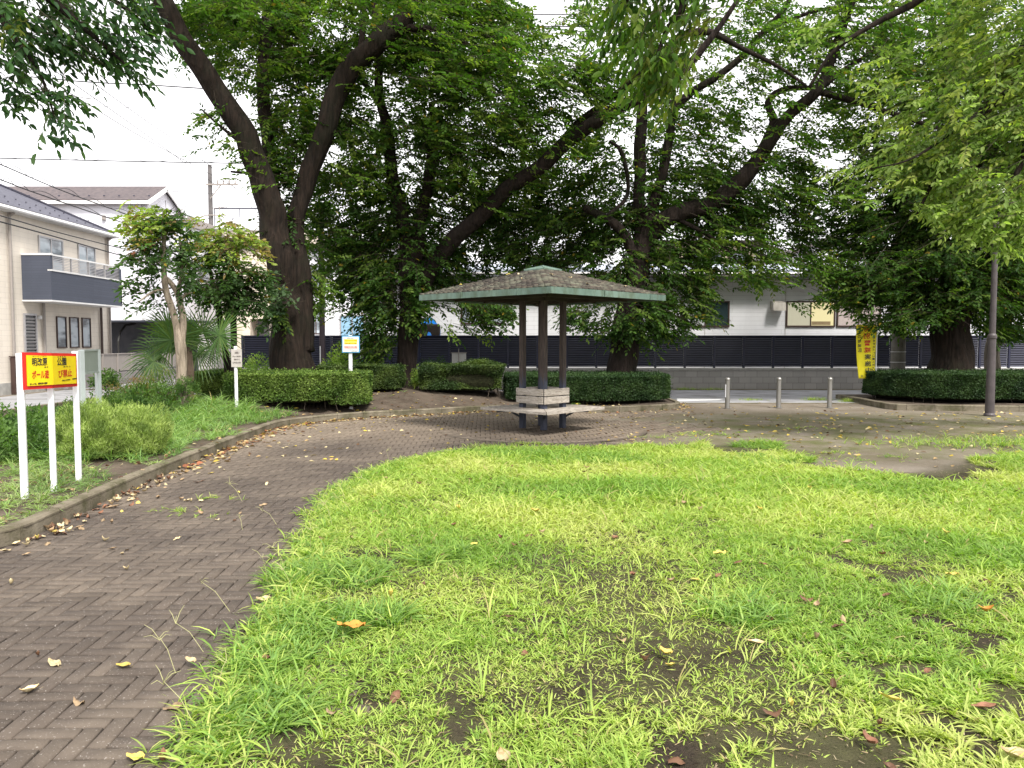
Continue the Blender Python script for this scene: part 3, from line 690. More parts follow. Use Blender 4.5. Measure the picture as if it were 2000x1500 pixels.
# yellow banner seen from behind, in a soft curl
Y = 20.15; bt = thing('banner', 'tall yellow cloth banner with reversed black and red Japanese lettering by the right hedge', 'banner', (at(1712, 700, Y).x, Y, 0))
mb = MB(); xp = at(1711.5, 700, Y).x; mb.cyl((xp, Y), .014, 0, zat(628, Y), 10); mb.beam((xp+.02, Y, zat(636, Y)+.04), (xp-.62, Y, zat(636, Y)+.04), .014, .014); mb.build('pole', M_white, bt)
mb = MB(); mb.lathe((xp, Y), [(.16, 0), (.16, .03), (.13, .08), (.03, .09)], 16); mb.build('base_weight', plain('base_black', (.03, .03, .03), .6), bt)
ztop, zbot = zat(634, Y), zat(739, Y); nx_, nz_ = 10, 26
def cloth(s, t):    # s 0..1 left to right in view, t 0 top 1 bottom
    xr = xp-.03+.0*t; xl = xp-.55 + .07*t*t
    return Vector((xl+(xr-xl)*s, Y-.02+.03*math.sin(s*5+t*3)-.05*(1-s)*t, ztop+(zbot-ztop)*t - .02*(1-s)*math.sin(t*3)))
mb = MB(); vs = [cloth(i/nx_, j/nz_) for j in range(nz_+1) for i in range(nx_+1)]
fs = [(j*(nx_+1)+i, (j+1)*(nx_+1)+i, (j+1)*(nx_+1)+i+1, j*(nx_+1)+i+1) for j in range(nz_) for i in range(nx_)]
mb.add(vs, fs); cl = mb.build('flag', plain('yellow_cloth', (.85, .74, .02), .75), bt, smooth=True)
md = cl.modifiers.new('thick', 'SOLIDIFY'); md.thickness = .002
def btext(body, s0, s1, t0, t1, mat, bold=.02):
    p = cloth(s0, t1); q = cloth(s1, t1); up = cloth(s0, t0)-p; w = (q-p).length; p = p+Vector((0, -.035, 0))
    text_on('lettering', body, p, (q.x-p.x, 0, 0), (0, 0, 1), w, up.length, mat, bt, .0, bold, mirror=True)
for i, ch in enumerate('特別警戒実施中'):
    t0 = .03+i*.127; btext(ch, .36, .68, t0, t0+.098, M_redtext if i < 4 else M_black, .03)
for i, ch in enumerate('安全の地域区'):
    t0 = .02+i*.082; btext(ch, .06, .23, t0, t0+.06, M_black, .025)
for i, ch in enumerate('地域安全パトロール防犯協会'):
    t0 = .22+i*.056; btext(ch, .79, .90, t0, t0+.042, M_black, .02)
btext('区', .08, .2, .93, .965, M_black)
# ================================================================ BUILDINGS, WALLS, FENCE, POLES, WIRES
def siding(name, c, row=.18, colw=1.8, jl=.75, rough=.7, var=.08, bs=.25, ax='XZ'):
    m, nt, b, o = mat_new(name); sp = node(nt, 'ShaderNodeSeparateXYZ'); nt.links.new(coord(nt, True), sp.inputs[0])
    cb = node(nt, 'ShaderNodeCombineXYZ'); nt.links.new(math_(nt, 'ADD', sp.outputs[0], sp.outputs[1]), cb.inputs[0]); nt.links.new(sp.outputs[2], cb.inputs[1])
    br = node(nt, 'ShaderNodeTexBrick'); br.inputs['Scale'].default_value = 1; br.inputs['Brick Width'].default_value = colw; br.inputs['Row Height'].default_value = row
    br.inputs['Mortar Size'].default_value = .006; br.inputs['Mortar Smooth'].default_value = .3; br.inputs['Bias'].default_value = 0
    br.inputs['Color1'].default_value = (*c, 1); br.inputs['Color2'].default_value = (*[x*(1-var) for x in c], 1); br.inputs['Mortar'].default_value = (*[x*jl for x in c], 1)
    nt.links.new(cb.outputs[0], br.inputs['Vector']); v = coord(nt, True, (1, 1, 5))
    col = mixc(nt, ramp(nt, tex(nt, 'noise', 1.2, 6, .6, coord(nt, True, (1.4, 1.4, .35))), [(.45, (0, 0, 0)), (.75, (.4, .4, .4))]), br.outputs[0], tuple(x*.72 for x in c))
    nt.links.new(col, b.inputs['Base Color']); b.inputs['Roughness'].default_value = rough; b.inputs['Specular IOR Level'].default_value = .25
    bump(nt, b, math_(nt, 'ADD', math_(nt, 'MULTIPLY', br.outputs[1], -1.0), math_(nt, 'MULTIPLY', tex(nt, 'noise', 14, 5, .6, v), .5)), bs, .02); return m
M_beige = siding('beige_siding', (.74, .675, .59), .16, .48, .82, var=.04); M_lav = siding('pale_siding', (.76, .76, .82), .3, 3.0, .9, var=.02)
M_whites = siding('white_siding', (.80, .81, .85), .155, 3.6, .72, var=.03); M_cream = siding('cream_siding', (.68, .60, .50), .2, 2.5, .85)
M_greys = siding('slate_siding', (.075, .085, .115), .08, 6, .8, var=.1); M_roof = mottled('slate_roof', (.035, .035, .055), (.075, .075, .105), 6, .55, .3, 30, spec=.4)
M_roofb = mottled('brown_roof', (.06, .05, .055), (.12, .095, .095), 6, .7, .3, 30); M_trim = plain('white_trim', (.70, .70, .70), .5)
M_glass, _nt, _b, _o = mat_new('window_glass'); _v = coord(_nt, True, (.5, .5, 1.4))
_nt.links.new(ramp(_nt, tex(_nt, 'noise', 1.6, 3, .5, _v), [(.38, (.07, .085, .10)), (.55, (.42, .48, .53))]), _b.inputs['Base Color']); _b.inputs['Roughness'].default_value = .06; _b.inputs['Specular IOR Level'].default_value = 1.0  # pale patches in the glass colour imitate sky reflections and curtains
M_brown = plain('brown_frame', (.055, .03, .025), .5); M_pipe = plain('grey_pipe', (.30, .27, .25), .5); M_alu = plain('aluminium_grey', (.42, .41, .42), .4, .4)
def window(par, ax, pl, a0, a1, z0, z1, fm, gm=None, mull=(.5,), fw=.05, sill=False, gms=None):
    """window on plane X=pl (ax 'X', facing +X) or Y=pl (ax 'Y', facing -Y); a runs along the wall"""
    gm = gm or M_glass; s = 1 if ax == 'X' else -1
    def B(mb, u0, u1, w0, w1, d0, d1):
        lo, hi = sorted((pl+s*d0, pl+s*d1))
        if ax == 'X': mb.bx(lo, hi, u0, u1, w0, w1)
        else: mb.bx(u0, u1, lo, hi, w0, w1)
    mb = MB(); B(mb, a0, a1, z1-fw, z1, .0, .045); B(mb, a0, a1, z0, z0+fw, .0, .05); B(mb, a0, a0+fw, z0+fw, z1-fw, .0, .043); B(mb, a1-fw, a1, z0+fw, z1-fw, .0, .043)
    for m in mull: c = a0+(a1-a0)*m; B(mb, c-fw*.45, c+fw*.45, z0+fw, z1-fw, .0, .035)
    if sill: B(mb, a0-.04, a1+.04, z0-.04, z0, .0, .08)
    f = mb.build('window', fm, par)
    cuts = [a0+fw]+[a0+(a1-a0)*m for m in mull]+[a1-fw]
    for i in range(len(cuts)-1):
        mb = MB(); B(mb, cuts[i]+.01, cuts[i+1]-.01, z0+fw, z1-fw, .004, .014+.006*(i % 2)); mb.build('pane', (gms[i] if gms else gm), f)
    return f
# --- beige two storey house
XW = -15.1; hb = thing('house', 'beige two storey house with slate hip roof and dark grey balcony at the left edge', 'house', (XW, 26, 0))
mb = MB(); mb.bx(-27, XW, 15, 28.85, 0, 5.55); mb.build('wall', M_beige, hb)
mb = MB(); mb.bx(-26.95, XW+.03, 14.97, 28.88, -.05, .35); mb.build('plinth', M_conc, hb)
mb = MB(); e = (-27.2, -14.88, 14.8, 29.05, 5.62); rz_ = 5.62+.5*6.16; xm = (e[0]+e[1])/2
vs = [(e[1], e[2], e[4]), (e[1], e[3], e[4]), (e[0], e[3], e[4]), (e[0], e[2], e[4]), (xm, e[2]+6.16, rz_), (xm, e[3]-6.16, rz_)]
mb.add(vs, [(0, 1, 5, 4), (1, 2, 5), (2, 3, 4, 5), (3, 0, 4), (3, 2, 1, 0)]); rf = mb.build('roof', M_roof, hb)
for i in range(26):
    t = i/25; y = 15.5+(28.6-15.5)*t
    for gx_, gy_, gz_ in ((-15.15, y, 5.62+.5*.27+.035), (-15.75, y+.25, 5.62+.5*.87+.035)):
        mb = MB(); mb.box((gx_, gy_, gz_), (.02, .05, .035)); mb.build('snow_guard', M_roof, rf)
mb = MB(); mb.beam((-14.90, 29.03, 5.64), (xm, e[3]-6.16, rz_+.03), .16, .05); mb.build('hip_cap', M_roof, rf)
mb = MB(); mb.bx(-15.1, -14.86, 14.8, 29.07, 5.44, 5.6); mb.bx(-27, -14.86, 28.86, 29.07, 5.44, 5.6); mb.build('fascia', M_trim, hb)
mb = MB(); mb.tube([(-14.80, 14.8, 5.50), (-14.80, 29.1, 5.50)], .06, 8); mb.build('gutter', M_trim, hb)
for y in (23.2, 24.75, 28.2, 28.8):
    mb = MB(); top_ = 5.45 if y in (23.2, 28.8) else 2.85
    mb.tube([(XW+.07, y, .1), (XW+.07, y, top_)], .045, 8)
    if top_ > 5: mb.tube([(XW+.07, y, top_-.12), (XW+.22, y, top_-.02)], .04, 8)
    mb.build('downpipe', M_brown if y == 28.2 else M_pipe, hb)
bal = MB(); bal.bx(XW, -14.2, 23.8, 28.1, 2.87, 2.95); bal.bx(-14.28, -14.2, 23.9, 28.1, 2.95, 3.76); bal.bx(XW, -14.2, 23.8, 23.9, 2.95, 4.24); bal.bx(XW, -14.2, 28.02, 28.1, 2.95, 4.2)
bo = bal.build('balcony', M_greys, hb)
mb = MB(); mb.bx(-14.30, -14.18, 23.8, 28.12, 3.76, 3.81); mb.bx(XW, -14.18, 23.78, 23.92, 4.24, 4.30); mb.bx(-14.27, -14.21, 23.9, 28.1, 4.24, 4.29); mb.bx(XW+.002, -14.18, 23.78, 28.12, 2.82, 2.868)
mb.build('trim', M_trim, bo)
mb = MB()
for k in range(8): mb.bx(-14.255, -14.235, 23.92, 28.05, 3.84+k*.05, 3.862+k*.05)
for k in range(5): y = 23.95+k*1.02; mb.bx(-14.27, -14.22, y, y+.035, 3.81, 4.24)
mb.build('railing', M_alu, bo)
window(hb, 'X', XW, 24.67, 26.0, 3.2, 4.97, M_alu); window(hb, 'X', XW, 26.9, 28.0, 3.2, 4.97, M_alu)
for a, b in ((25.5, 26.05), (26.25, 26.8), (27.0, 27.55)): window(hb, 'X', XW, a, b, 1.37, 2.42, M_brown, mull=(), fw=.035)
lv = MB(); lv.bx(XW, XW+.05, 23.78, 23.84, 1.1, 2.46); lv.bx(XW, XW+.05, 24.36, 24.42, 1.1, 2.46); lv.bx(XW, XW+.05, 23.84, 24.36, 2.4, 2.46)
for k in range(12): z = 1.14+k*.105; lv.box((XW+.04, 24.1, z), (.012, .5, .06), M=Matrix.Translation((XW+.04, 24.1, z)) @ Matrix.Rotation(R(35), 4, 'Y'))
lo_ = lv.build('louvre_window', M_alu, hb); mb = MB(); mb.bx(XW, XW+.012, 23.84, 24.36, 1.1, 2.4); mb.build('dark_pane', plain('dark_glass', (.015, .017, .02), .2), lo_)
mb = MB(); mb.box((XW+.06, 24.55, 2.35), (.12, .10, .12), bev=.02); mb.build('wall_light', M_trim, hb)
# garden wall of that house, with a panel fence on it
gw = thing('garden_wall', 'low block wall topped by a beige-grey panel fence across the left road', 'wall', (-14.5, 29, 0))
M_block = siding('block_wall', (.25, .23, .225), .19, .39, .55, .9, .18, .4)
mb = MB(); mb.bx(-14.62, -14.47, 25.0, 33.5, 0, .46); mb.build('blocks', M_block, gw)
mb = MB(); mb.bx(-14.56, -14.53, 26.2, 33.4, .50, 1.12); mb.build('panel_fence', plain('fence_panel', (.27, .245, .225), .6), gw)
mb = MB()
for k in range(8): mb.bx(-14.60, -14.49, 26.2+k*1.02, 26.25+k*1.02, .46, 1.13)
mb.bx(-14.6, -14.5, 26.2, 33.4, 1.12, 1.15); mb.build('fence_post', M_pipe, gw)
gp_ = thing('gate_post', 'dark brown square gate post standing at the beige house front', 'gate post', (-15.0, 23.1, 0)); mb = MB()
mb.bx(-15.06, -14.92, 23.04, 23.18, 0, 1.12, bev=.01); mb.build('post', M_brown, gp_); mb = MB(); mb.bx(-15.08, -14.90, 23.02, 23.2, 1.12, 1.15, bev=.008); mb.build('cap', M_brown, gp_)

# --- pale house with a gable behind, carport
hw = thing('house', 'tall pale lavender house with brown gable roof behind the beige house', 'house', (-19, 37.8, 0))
mb = MB(); mb.bx(-26, -16.9, 36, 39.6, 0, 8.1); mb.add([(-16.9, 36, 8.1), (-16.9, 39.6, 8.1), (-16.9, 37.7, 8.92), (-26, 36, 8.1), (-26, 39.6, 8.1), (-26, 37.7, 8.92)], [(0, 1, 2), (5, 4, 3)])
mb.bx(-26, -16.9, 39.62, 47, 0, 7.6); mb.build('wall', M_lav, hw)
mb = MB()
for s, (ya, za, yb, zb) in enumerate(((35.75, 8.02, 37.7, 9.0), (37.7, 9.0, 39.85, 8.0))):
    mb.add([(-26.3, ya, za), (-16.75, ya, za), (-16.75, yb, zb), (-26.3, yb, zb), (-26.3, ya, za+.09), (-16.75, ya, za+.09), (-16.75, yb, zb+.09), (-26.3, yb, zb+.09)],
           [(3, 2, 1, 0), (4, 5, 6, 7), (0, 1, 5, 4), (1, 2, 6, 5), (2, 3, 7, 6), (3, 0, 4, 7)])
rf = mb.build('roof', M_roofb, hw)
for i in range(14): mb = MB(); mb.box((-26+i*.7, 36.2, 8.36), (.08, .03, .05)); mb.build('snow_guard', M_roof, rf)
mb = MB()
for (ya, za, yb, zb) in ((35.72, 7.95, 37.7, 8.95), (37.7, 8.95, 39.88, 7.93)): mb.beam((-16.72, ya, za), (-16.72, yb, zb), .05, .2)
mb.bx(-26, -16.7, 35.7, 35.76, 7.9, 8.06); mb.build('verge_trim', M_trim, hw)
mb = MB(); mb.tube([(-17.2, 35.92, 2.6), (-17.2, 35.92, 7.9)], .05, 8); mb.build('downpipe', M_trim, hw)
mb = MB(); mb.tube([(-19.4, 35.92, 2.6), (-19.4, 35.92, 5.3)], .05, 8); mb.build('downpipe', M_trim, hw)
mb = MB(); mb.box((-18.9, 35.93, 7.3), (.16, .12, .22), bev=.02); mb.build('vent_cap', M_pipe, hw)
mb = MB(); mb.bx(-26, -16.8, 39.7, 47.1, 7.6, 7.78); mb.bx(-20.4, -17.2, 41, 45, 7.78, 8.25); mb.build('flat_roof', M_pipe, hw)
window(hw, 'X', -16.9, 41.5, 43.0, 4.9, 6.0, M_alu); window(hw, 'X', -16.9, 37.2, 38.2, 5.2, 6.3, M_alu)
cp = thing('carport', 'dark carport with curved ribs at the foot of the pale lavender house', 'carport', (-16.6, 34.6, 0))
M_navy = plain('navy_metal', (.03, .035, .05), .5)
mb = MB(); mb.bx(-19.8, -13.6, 33.4, 35.7, 2.42, 2.5); mb.build('roof', M_navy, cp)
mb = MB(); mb.bx(-19.8, -14.6, 35.6, 35.68, 0, 2.42); mb.build('dark_recess_panel', mottled('recess_shade', (.045, .055, .08), (.09, .10, .135), 2, .5, .1, 20), cp)  # dark panel added for the shaded inside of the carport
for x in (-19.2, -17.3, -15.4, -13.9):
    mb = MB(); mb.tube([(x, 33.8+.0, 0), (x, 33.8, 1.6), (x+.02, 33.95, 2.0), (x+.03, 34.4, 2.3), (x+.03, 35.3, 2.4)], .045, 8); mb.build('post', M_black, cp)
M_trunkpale = M_pipe
# --- beige block with a roof railing, far behind
ha = thing('apartment_block', 'far beige flat roofed block with roof railings right of the utility pole', 'building', (-17.5, 54, 0))
mb = MB(); mb.bx(-20.3, -13.6, 52, 60, 0, 9.0); mb.build('wall', M_cream, ha)
mb = MB(); mb.bx(-20.4, -13.5, 51.9, 60, 9.0, 9.15); mb.add([(-18.5, 51.95, 9.15), (-15.4, 51.95, 9.15), (-18.5, 60, 9.15), (-15.4, 60, 9.15), (-18.5, 51.95, 9.9), (-18.5, 60, 9.9)], [(0, 1, 4), (1, 3, 5, 4), (0, 4, 5, 2)]); mb.build('parapet', M_trim, ha)
mb = MB()
for x in (-20, -18.3, -16.6, -15.0): mb.tube([(x, 52.2, 9.1), (x, 52.2, 10.5)], .035, 6)
mb.tube([(-20, 52.2, 10.5), (-16.6, 52.2, 10.5)], .05, 6); mb.tube([(-16.6, 52.2, 10.5), (-14, 52.2, 9.2)], .04, 6); mb.tube([(-20, 52.2, 9.8), (-15, 52.2, 9.8)], .03, 6)
mb.build('roof_railing', M_roof, ha)
window(ha, 'Y', 52, -19.5, -18.0, 6.2, 7.4, M_brown); window(ha, 'Y', 52, -16.8, -15.3, 6.2, 7.4, M_brown)
hg = thing('house', 'cream house with grey garage recess glimpsed left of the big trunk', 'house', (-12.5, 41, 0))
mb = MB(); mb.bx(-15.0, -9.6, 40, 47, 2.75, 6.4); mb.bx(-14.0, -13.6, 40.0, 47, 0, 2.748); mb.bx(-12.6, -9.6, 40, 47, 0, 2.748); mb.build('wall', M_cream, hg)
mb = MB(); mb.bx(-13.6, -12.6, 41.2, 41.3, 0, 2.7); mb.build('garage_door', mottled('garage_grey', (.22, .22, .24), (.3, .3, .32), 3, .6, .1), hg)
mb = MB(); mb.bx(-12.5, -11.75, 39.9, 39.98, 0, 1.9); mb.build('door', M_trim, hg)
mb = MB(); mb.bx(-12.62, -11.3, 39.5, 40, 2.6, 2.7); mb.build('canopy', M_trim, hg)
mb = MB(); mb.bx(-15.2, -9.5, 39.8, 47, 6.4, 6.55); mb.build('roof', M_roofb, hg)
window(hg, 'Y', 40, -12.2, -10.8, 4.0, 5.2, M_alu)
hm = thing('house', 'white two storey house with small windows between the big trunk and the second tree', 'house', (-7.2, 36, 0))
mb = MB(); mb.bx(-9.2, -4.9, 34, 40, 0, 5.6); mb.build('wall', M_whites, hm)
mb = MB(); mb.bx(-9.4, -4.7, 33.7, 40.2, 5.6, 5.78); mb.build('roof', M_roofb, hm)
window(hm, 'Y', 34, -8.95, -8.35, 1.9, 2.9, M_brown); window(hm, 'Y', 34, -9.0, -8.2, 3.9, 4.9, M_brown, sill=True)
window(hm, 'Y', 34, -7.6, -6.5, 1.75, 2.75, M_alu, plain('blue_pane', (.25, .45, .62), .15))
window(hm, 'Y', 34, -7.4, -5.6, 3.9, 4.9, M_alu)
mb = MB(); mb.box((-8.6, 33.8, 1.75), (.7, .35, .06)); mb.build('sill_shelf', M_trim, hm)
# --- long low white building
hl_ = thing('long_building', 'long low white sided building with brown framed windows behind the louvre fence', 'building', (8, 30, 0))
mb = MB(); mb.bx(-4.4, 22, 28, 34, 0, 3.95); mb.build('wall', M_whites, hl_)
mb = MB(); mb.add([(-4.8, 27.3, 3.9), (22.3, 27.3, 3.9), (22.3, 30.5, 4.5), (-4.8, 30.5, 4.5), (-4.8, 27.3, 4.12), (22.3, 27.3, 4.12), (22.3, 30.5, 4.62), (-4.8, 30.5, 4.62)], [(3, 2, 1, 0), (4, 5, 6, 7), (0, 1, 5, 4), (1, 2, 6, 5), (2, 3, 7, 6), (3, 0, 4, 7)])
mb.build('roof', mottled('pale_metal_roof', (.42, .47, .56), (.52, .57, .66), 2, .4, .05, 20, .2), hl_)
mb = MB(); mb.bx(-4.75, 22.2, 27.34, 27.98, 3.80, 3.9); mb.build('soffit', mottled('soffit_grey', (.2, .2, .21), (.26, .26, .27), 2, .8, 0), hl_)
mb = MB(); mb.tube([(-4.8, 27.26, 3.98), (22.3, 27.26, 3.98)], .055, 8); mb.build('gutter', M_alu, hl_)
wz0, wz1 = zat(638.5, 28), zat(588, 28)
fr = lambda u: at(u, 612, 28).x
window(hl_, 'Y', 28, fr(1330), fr(1424.5), wz0, wz1, M_brown, mull=(.5,), gms=[mottled('net_curtain', (.42, .44, .46), (.55, .57, .58), 5, .7, 0), plain('teal_dark_glass', (.03, .05, .055), .08, spec=1)])
M_warm = emis('lit_room', (1.0, .88, .48), .30)
window(hl_, 'Y', 28, fr(1535), fr(1631), wz0, wz1, M_brown, mull=(.5,), gms=[emis('lit_blind', (.80, .76, .56), .22), M_warm])
mb = MB(); mb.bx(fr(1585), fr(1622), 27.975, 27.982, wz0+.07, wz0+.2); mb.build('room_shelf', plain('shelf_wood', (.3, .22, .12), .6), hl_)
window(hl_, 'Y', 28, fr(1634), fr(1720), wz0, wz1, M_brown, mull=(.5,), gm=mottled('pink_curtain', (.45, .38, .36), (.6, .52, .5), 5, .7, 0))
window(hl_, 'Y', 28, fr(900), fr(985), wz0+.1, wz1+.3, M_brown); window(hl_, 'Y', 28, fr(1230), fr(1300), wz0, wz1, M_brown)
a, b = at(1508, 587, 27.8), at(1532, 607, 27.8); mb = MB()
mb.add([(a.x, 28, a.z), (b.x, 28, a.z), (b.x, 27.66, a.z-.06), (a.x, 27.66, a.z-.06), (a.x, 28, b.z+.06), (b.x, 28, b.z+.06), (b.x, 27.62, b.z), (a.x, 27.62, b.z)], [(0, 1, 2, 3), (7, 6, 5, 4), (3, 2, 6, 7), (0, 3, 7, 4), (2, 1, 5, 6)])
mb.build('vent_hood', mottled('stained_hood', (.35, .32, .28), (.58, .55, .5), 5, .6, .1, stretch=(1, 1, .3)), hl_)
for u in (1377, 1534): mb = MB(); x = fr(u); mb.bx(x-.006, x+.006, 27.99, 28, .4, 3.8); mb.build('siding_joint', M_pipe, hl_)
h2 = thing('house', 'cream walled upper storey with dark flat eave above the long white building', 'house', (9.8, 38, 0))
mb = MB(); mb.bx(6.8, 11.3, 36, 42, 0, 6.0); mb.build('wall', siding('cream_upper', (.66, .56, .40), .3, 3, .9), h2)
mb = MB(); mb.bx(6.6, 11.55, 35.5, 42, 6.0, 6.22); mb.build('roof', M_dark, h2)
window(h2, 'Y', 36, 8.3, 9.75, 4.65, 5.7, M_brown); window(h2, 'Y', 36, 10.1, 11.0, 4.65, 5.7, M_brown)
mb = MB(); mb.tube([(11.35, 35.95, 3.0), (11.35, 35.95, 6.0)], .05, 8); mb.build('downpipe', M_pipe, h2)
h3 = thing('house', 'white gabled house with dark verges behind the right end of the long building', 'house', (15.5, 40, 0))
mb = MB(); mb.bx(12.2, 19.2, 38, 45, 0, 5.2); mb.add([(12.2, 38, 5.2), (19.2, 38, 5.2), (15.7, 38, 6.6), (12.2, 45, 5.2), (19.2, 45, 5.2), (15.7, 45, 6.6)], [(0, 1, 2), (5, 4, 3)]); mb.build('wall', M_lav, h3)
mb = MB()
for s in (-1, 1):
    a, b = (15.7+s*3.9, 5.04), (15.7, 6.64); mb.add([(a[0], 37.6, a[1]), (b[0], 37.6, b[1]), (b[0], 45.2, b[1]), (a[0], 45.2, a[1]), (a[0], 37.6, a[1]+.14), (b[0], 37.6, b[1]+.14), (b[0], 45.2, b[1]+.14), (a[0], 45.2, a[1]+.14)],
        [(0, 1, 2, 3), (7, 6, 5, 4), (0, 4, 5, 1), (1, 5, 6, 2), (2, 6, 7, 3), (3, 7, 4, 0)])
mb.build('roof', M_roofb, h3); window(h3, 'Y', 38, 15.0, 16.2, 4.3, 5.3, M_brown)
# blue sheet over a stack
bs_ = thing('tarpaulin', 'bright blue tarpaulin over a stack behind the fence left of the shelter', 'tarpaulin', (-2.95, 27, 0))
mb = MB(); nx_, nz_ = 14, 12; vs = []
for j in range(nz_+1):
    for i in range(nx_+1):
        s, t = i/nx_*2-1, j/nz_; z = 2.42*math.sqrt(max(0, 1-(abs(s)**3)*.35))*t*1.0; yb = 26.9+.5*(t**4)
        vs.append((-3.0+s*(.52-.06*t), yb+.05*math.sin(s*9+t*4)-.0, z+.03*math.sin(s*7)))
fs = [(j*(nx_+1)+i, j*(nx_+1)+i+1, (j+1)*(nx_+1)+i+1, (j+1)*(nx_+1)+i) for j in range(nz_) for i in range(nx_)]
mb.add(vs, fs); o_ = mb.build('sheet', plain('blue_tarp', (.01, .25, .85), .4), bs_, smooth=True); o_.modifiers.new('t', 'SOLIDIFY').thickness = .02
mb = MB(); mb.bx(-3.45, -2.55, 27.05, 27.5, 0, 2.2, bev=.05); mb.build('stack', M_dark, bs_)

# --- louvre fence on block wall
FY = 25.7; zt, zb = zat(655, FY), zat(714.5, FY)
bw = thing('block_wall', 'long grey concrete block wall under the dark louvre fence', 'wall', (6, FY, 0))
M_blk2 = siding('block_wall_grey', (.46, .44, .43), .2, .40, .42, .92, .16, .4)
mb = MB(); mb.bx(-9.0, 24, FY-.08, FY+.08, 0, .62); mb.build('blocks', M_blk2, bw)
mb = MB(); mb.bx(-9.0, 24, FY-.10, FY+.10, .62, .70, bev=.01); mb.build('coping', M_conc, bw)
lf = thing('louvre_fence', 'long dark navy horizontal louvre fence standing on the grey block wall', 'fence', (-9, FY, .7))
M_louv = mottled('navy_louvre', (.009, .011, .032), (.020, .023, .055), 2, .35, 0, spec=.45); PW = .985
mb = MB(); n = 17; x0 = -9.0
for k in range(n):
    z = zb+.02+(zt-zb-.07)*k/(n-1); mb.box(None, (PW-.07, .012, .040), M=Matrix.Translation((x0+PW/2, FY-.02, z)) @ Matrix.Rotation(R(-38), 4, 'X'))
pan = mb.build('louvre_panel', M_louv, lf)
mb = MB(); mb.bx(x0-.035, x0+.035, FY-.05, FY+.03, .70, zt+.0, bev=.005); pst = mb.build('post', M_louv, lf)
mb = MB(); mb.bx(x0+.035, x0+PW-.035, FY-.045, FY+.02, zt-.035, zt-.002); mb.bx(x0+.035, x0+PW-.035, FY-.045, FY+.02, zb-.03, zb-.002); rl_ = mb.build('rail', M_louv, lf)
mb = MB(); mb.bx(x0+.035, x0+PW-.035, FY+.035, FY+.05, zb, zt-.04); bk_ = mb.build('gap_shade_sheet', plain('gap_shade_navy', (.008, .009, .018), .6), lf)  # dark sheet added so the gaps between slats look shaded
for i in range(1, 33):
    for o_ in (pan, pst, rl_, bk_):
        c = o_.copy(); scene.collection.objects.link(c); c.parent = lf; ORG[c] = ORG[lf]; c.location = (i*PW, 0, 0)
# --- poles
M_pole = mottled('dark_concrete', (.085, .08, .08), (.15, .14, .14), 3, .9, .1)
up = thing('utility_pole', 'tall grey concrete utility pole with a crossarm behind the houses on the left', 'utility pole', (at(417, 666, 48).x, 48, 0))
px, py = up.location.x, 48; mb = MB(); mb.lathe((px, py), [(.19, 0), (.12, zat(322, 48))], 14); mb.build('pole', M_pole, up)
mb = MB(); zc = zat(361, 48); mb.bx(px-.2, px+1.75, py-.15, py-.06, zc-.05, zc+.05); mb.beam((px, py-.1, zc-.9), (px+.7, py-.1, zc-.03), .05, .05); mb.build('crossarm', M_pipe, up); mb = MB(); mb.bx(px-.4, px+1.0, py-.15, py-.06, zc-1.9, zc-1.83); mb.build('crossarm', M_pipe, up)
for k in range(4):
    mb = MB(); xx = px+.5+k*.36; mb.lathe((xx, py-.1), [(.03, zc+.05), (.06, zc+.09), (.03, zc+.13), (.06, zc+.17), (.03, zc+.21), (.05, zc+.26)], 8); mb.build('insulator', M_pipe, up)
u2 = thing('utility_pole', 'stout concrete utility pole with thin bands between the yellow banner and the big right tree', 'utility pole', (at(1754, 700, 22.4).x, 22.4, 0))
px = u2.location.x; mb = MB(); mb.lathe((px, 22.4), [(.205, 0), (.14, 10.5)], 20); mb.build('pole', mottled('olive_concrete', (.10, .095, .08), (.19, .18, .155), 4, .85, .3, 40), u2)
for z in (.98, 1.28):
    mb = MB(); mb.lathe((px, 22.4), [(.209, z), (.209, z+.015)], 20); mb.build('band', M_trim, u2)
x = at(630.5, 690, 23.6).x; u3 = thing('steel_pole', 'slim dark brown steel pole just right of the big double trunk', 'pole', (x, 23.6, 0))
mb = MB(); mb.bx(x-.035, x+.07, 23.55, 23.65, 0, 5.2, bev=.008); mb.bx(x-.09, x-.045, 23.57, 23.63, 0, 5.1, bev=.005); mb.build('post', plain('maroon_steel', (.055, .035, .045), .5), u3)
mb = MB(); mb.bx(x-.085, x-.05, 23.555, 23.569, .65, 1.45); mb.build('label_strip', M_white, u3)
x = at(706, 690, 22.2).x; u4 = thing('marker_pole', 'thin white pole standing behind the blue framed sign', 'pole', (x, 22.2, 0))
mb = MB(); mb.cyl((x, 22.2), .042, 0, 1.78, 12); mb.build('post', M_white, u4); mb = MB(); mb.cyl((x, 22.2), .045, .9, 1.1, 12); mb.build('band', plain('green_band', (.05, .3, .2), .5), u4)
a, b = at(883, 690, 21.9), at(910, 712, 21.9); ub = thing('utility_box', 'pale grey metal cabinet behind the middle hedge', 'cabinet', (a.x, 21.9, 0))
mb = MB(); mb.bx(a.x, b.x, 21.8, 22.0, .25, a.z, bev=.01); mb.build('body', mottled('box_grey', (.42, .42, .40), (.55, .55, .53), 3, .5, 0), ub)
mb = MB(); mb.bx(a.x-.02, b.x+.02, 21.77, 22.02, a.z, a.z+.02); mb.cyl(((a.x+b.x)/2, 21.77), .012, .5, a.z+.13, 8); mb.build('lid', M_pipe, ub)
mb = MB(); mb.bx(a.x+.05, a.x+.1, 21.82, 21.98, -.02, .25); mb.bx(b.x-.1, b.x-.05, 21.82, 21.98, -.02, .25); mb.build('leg', M_pipe, ub)
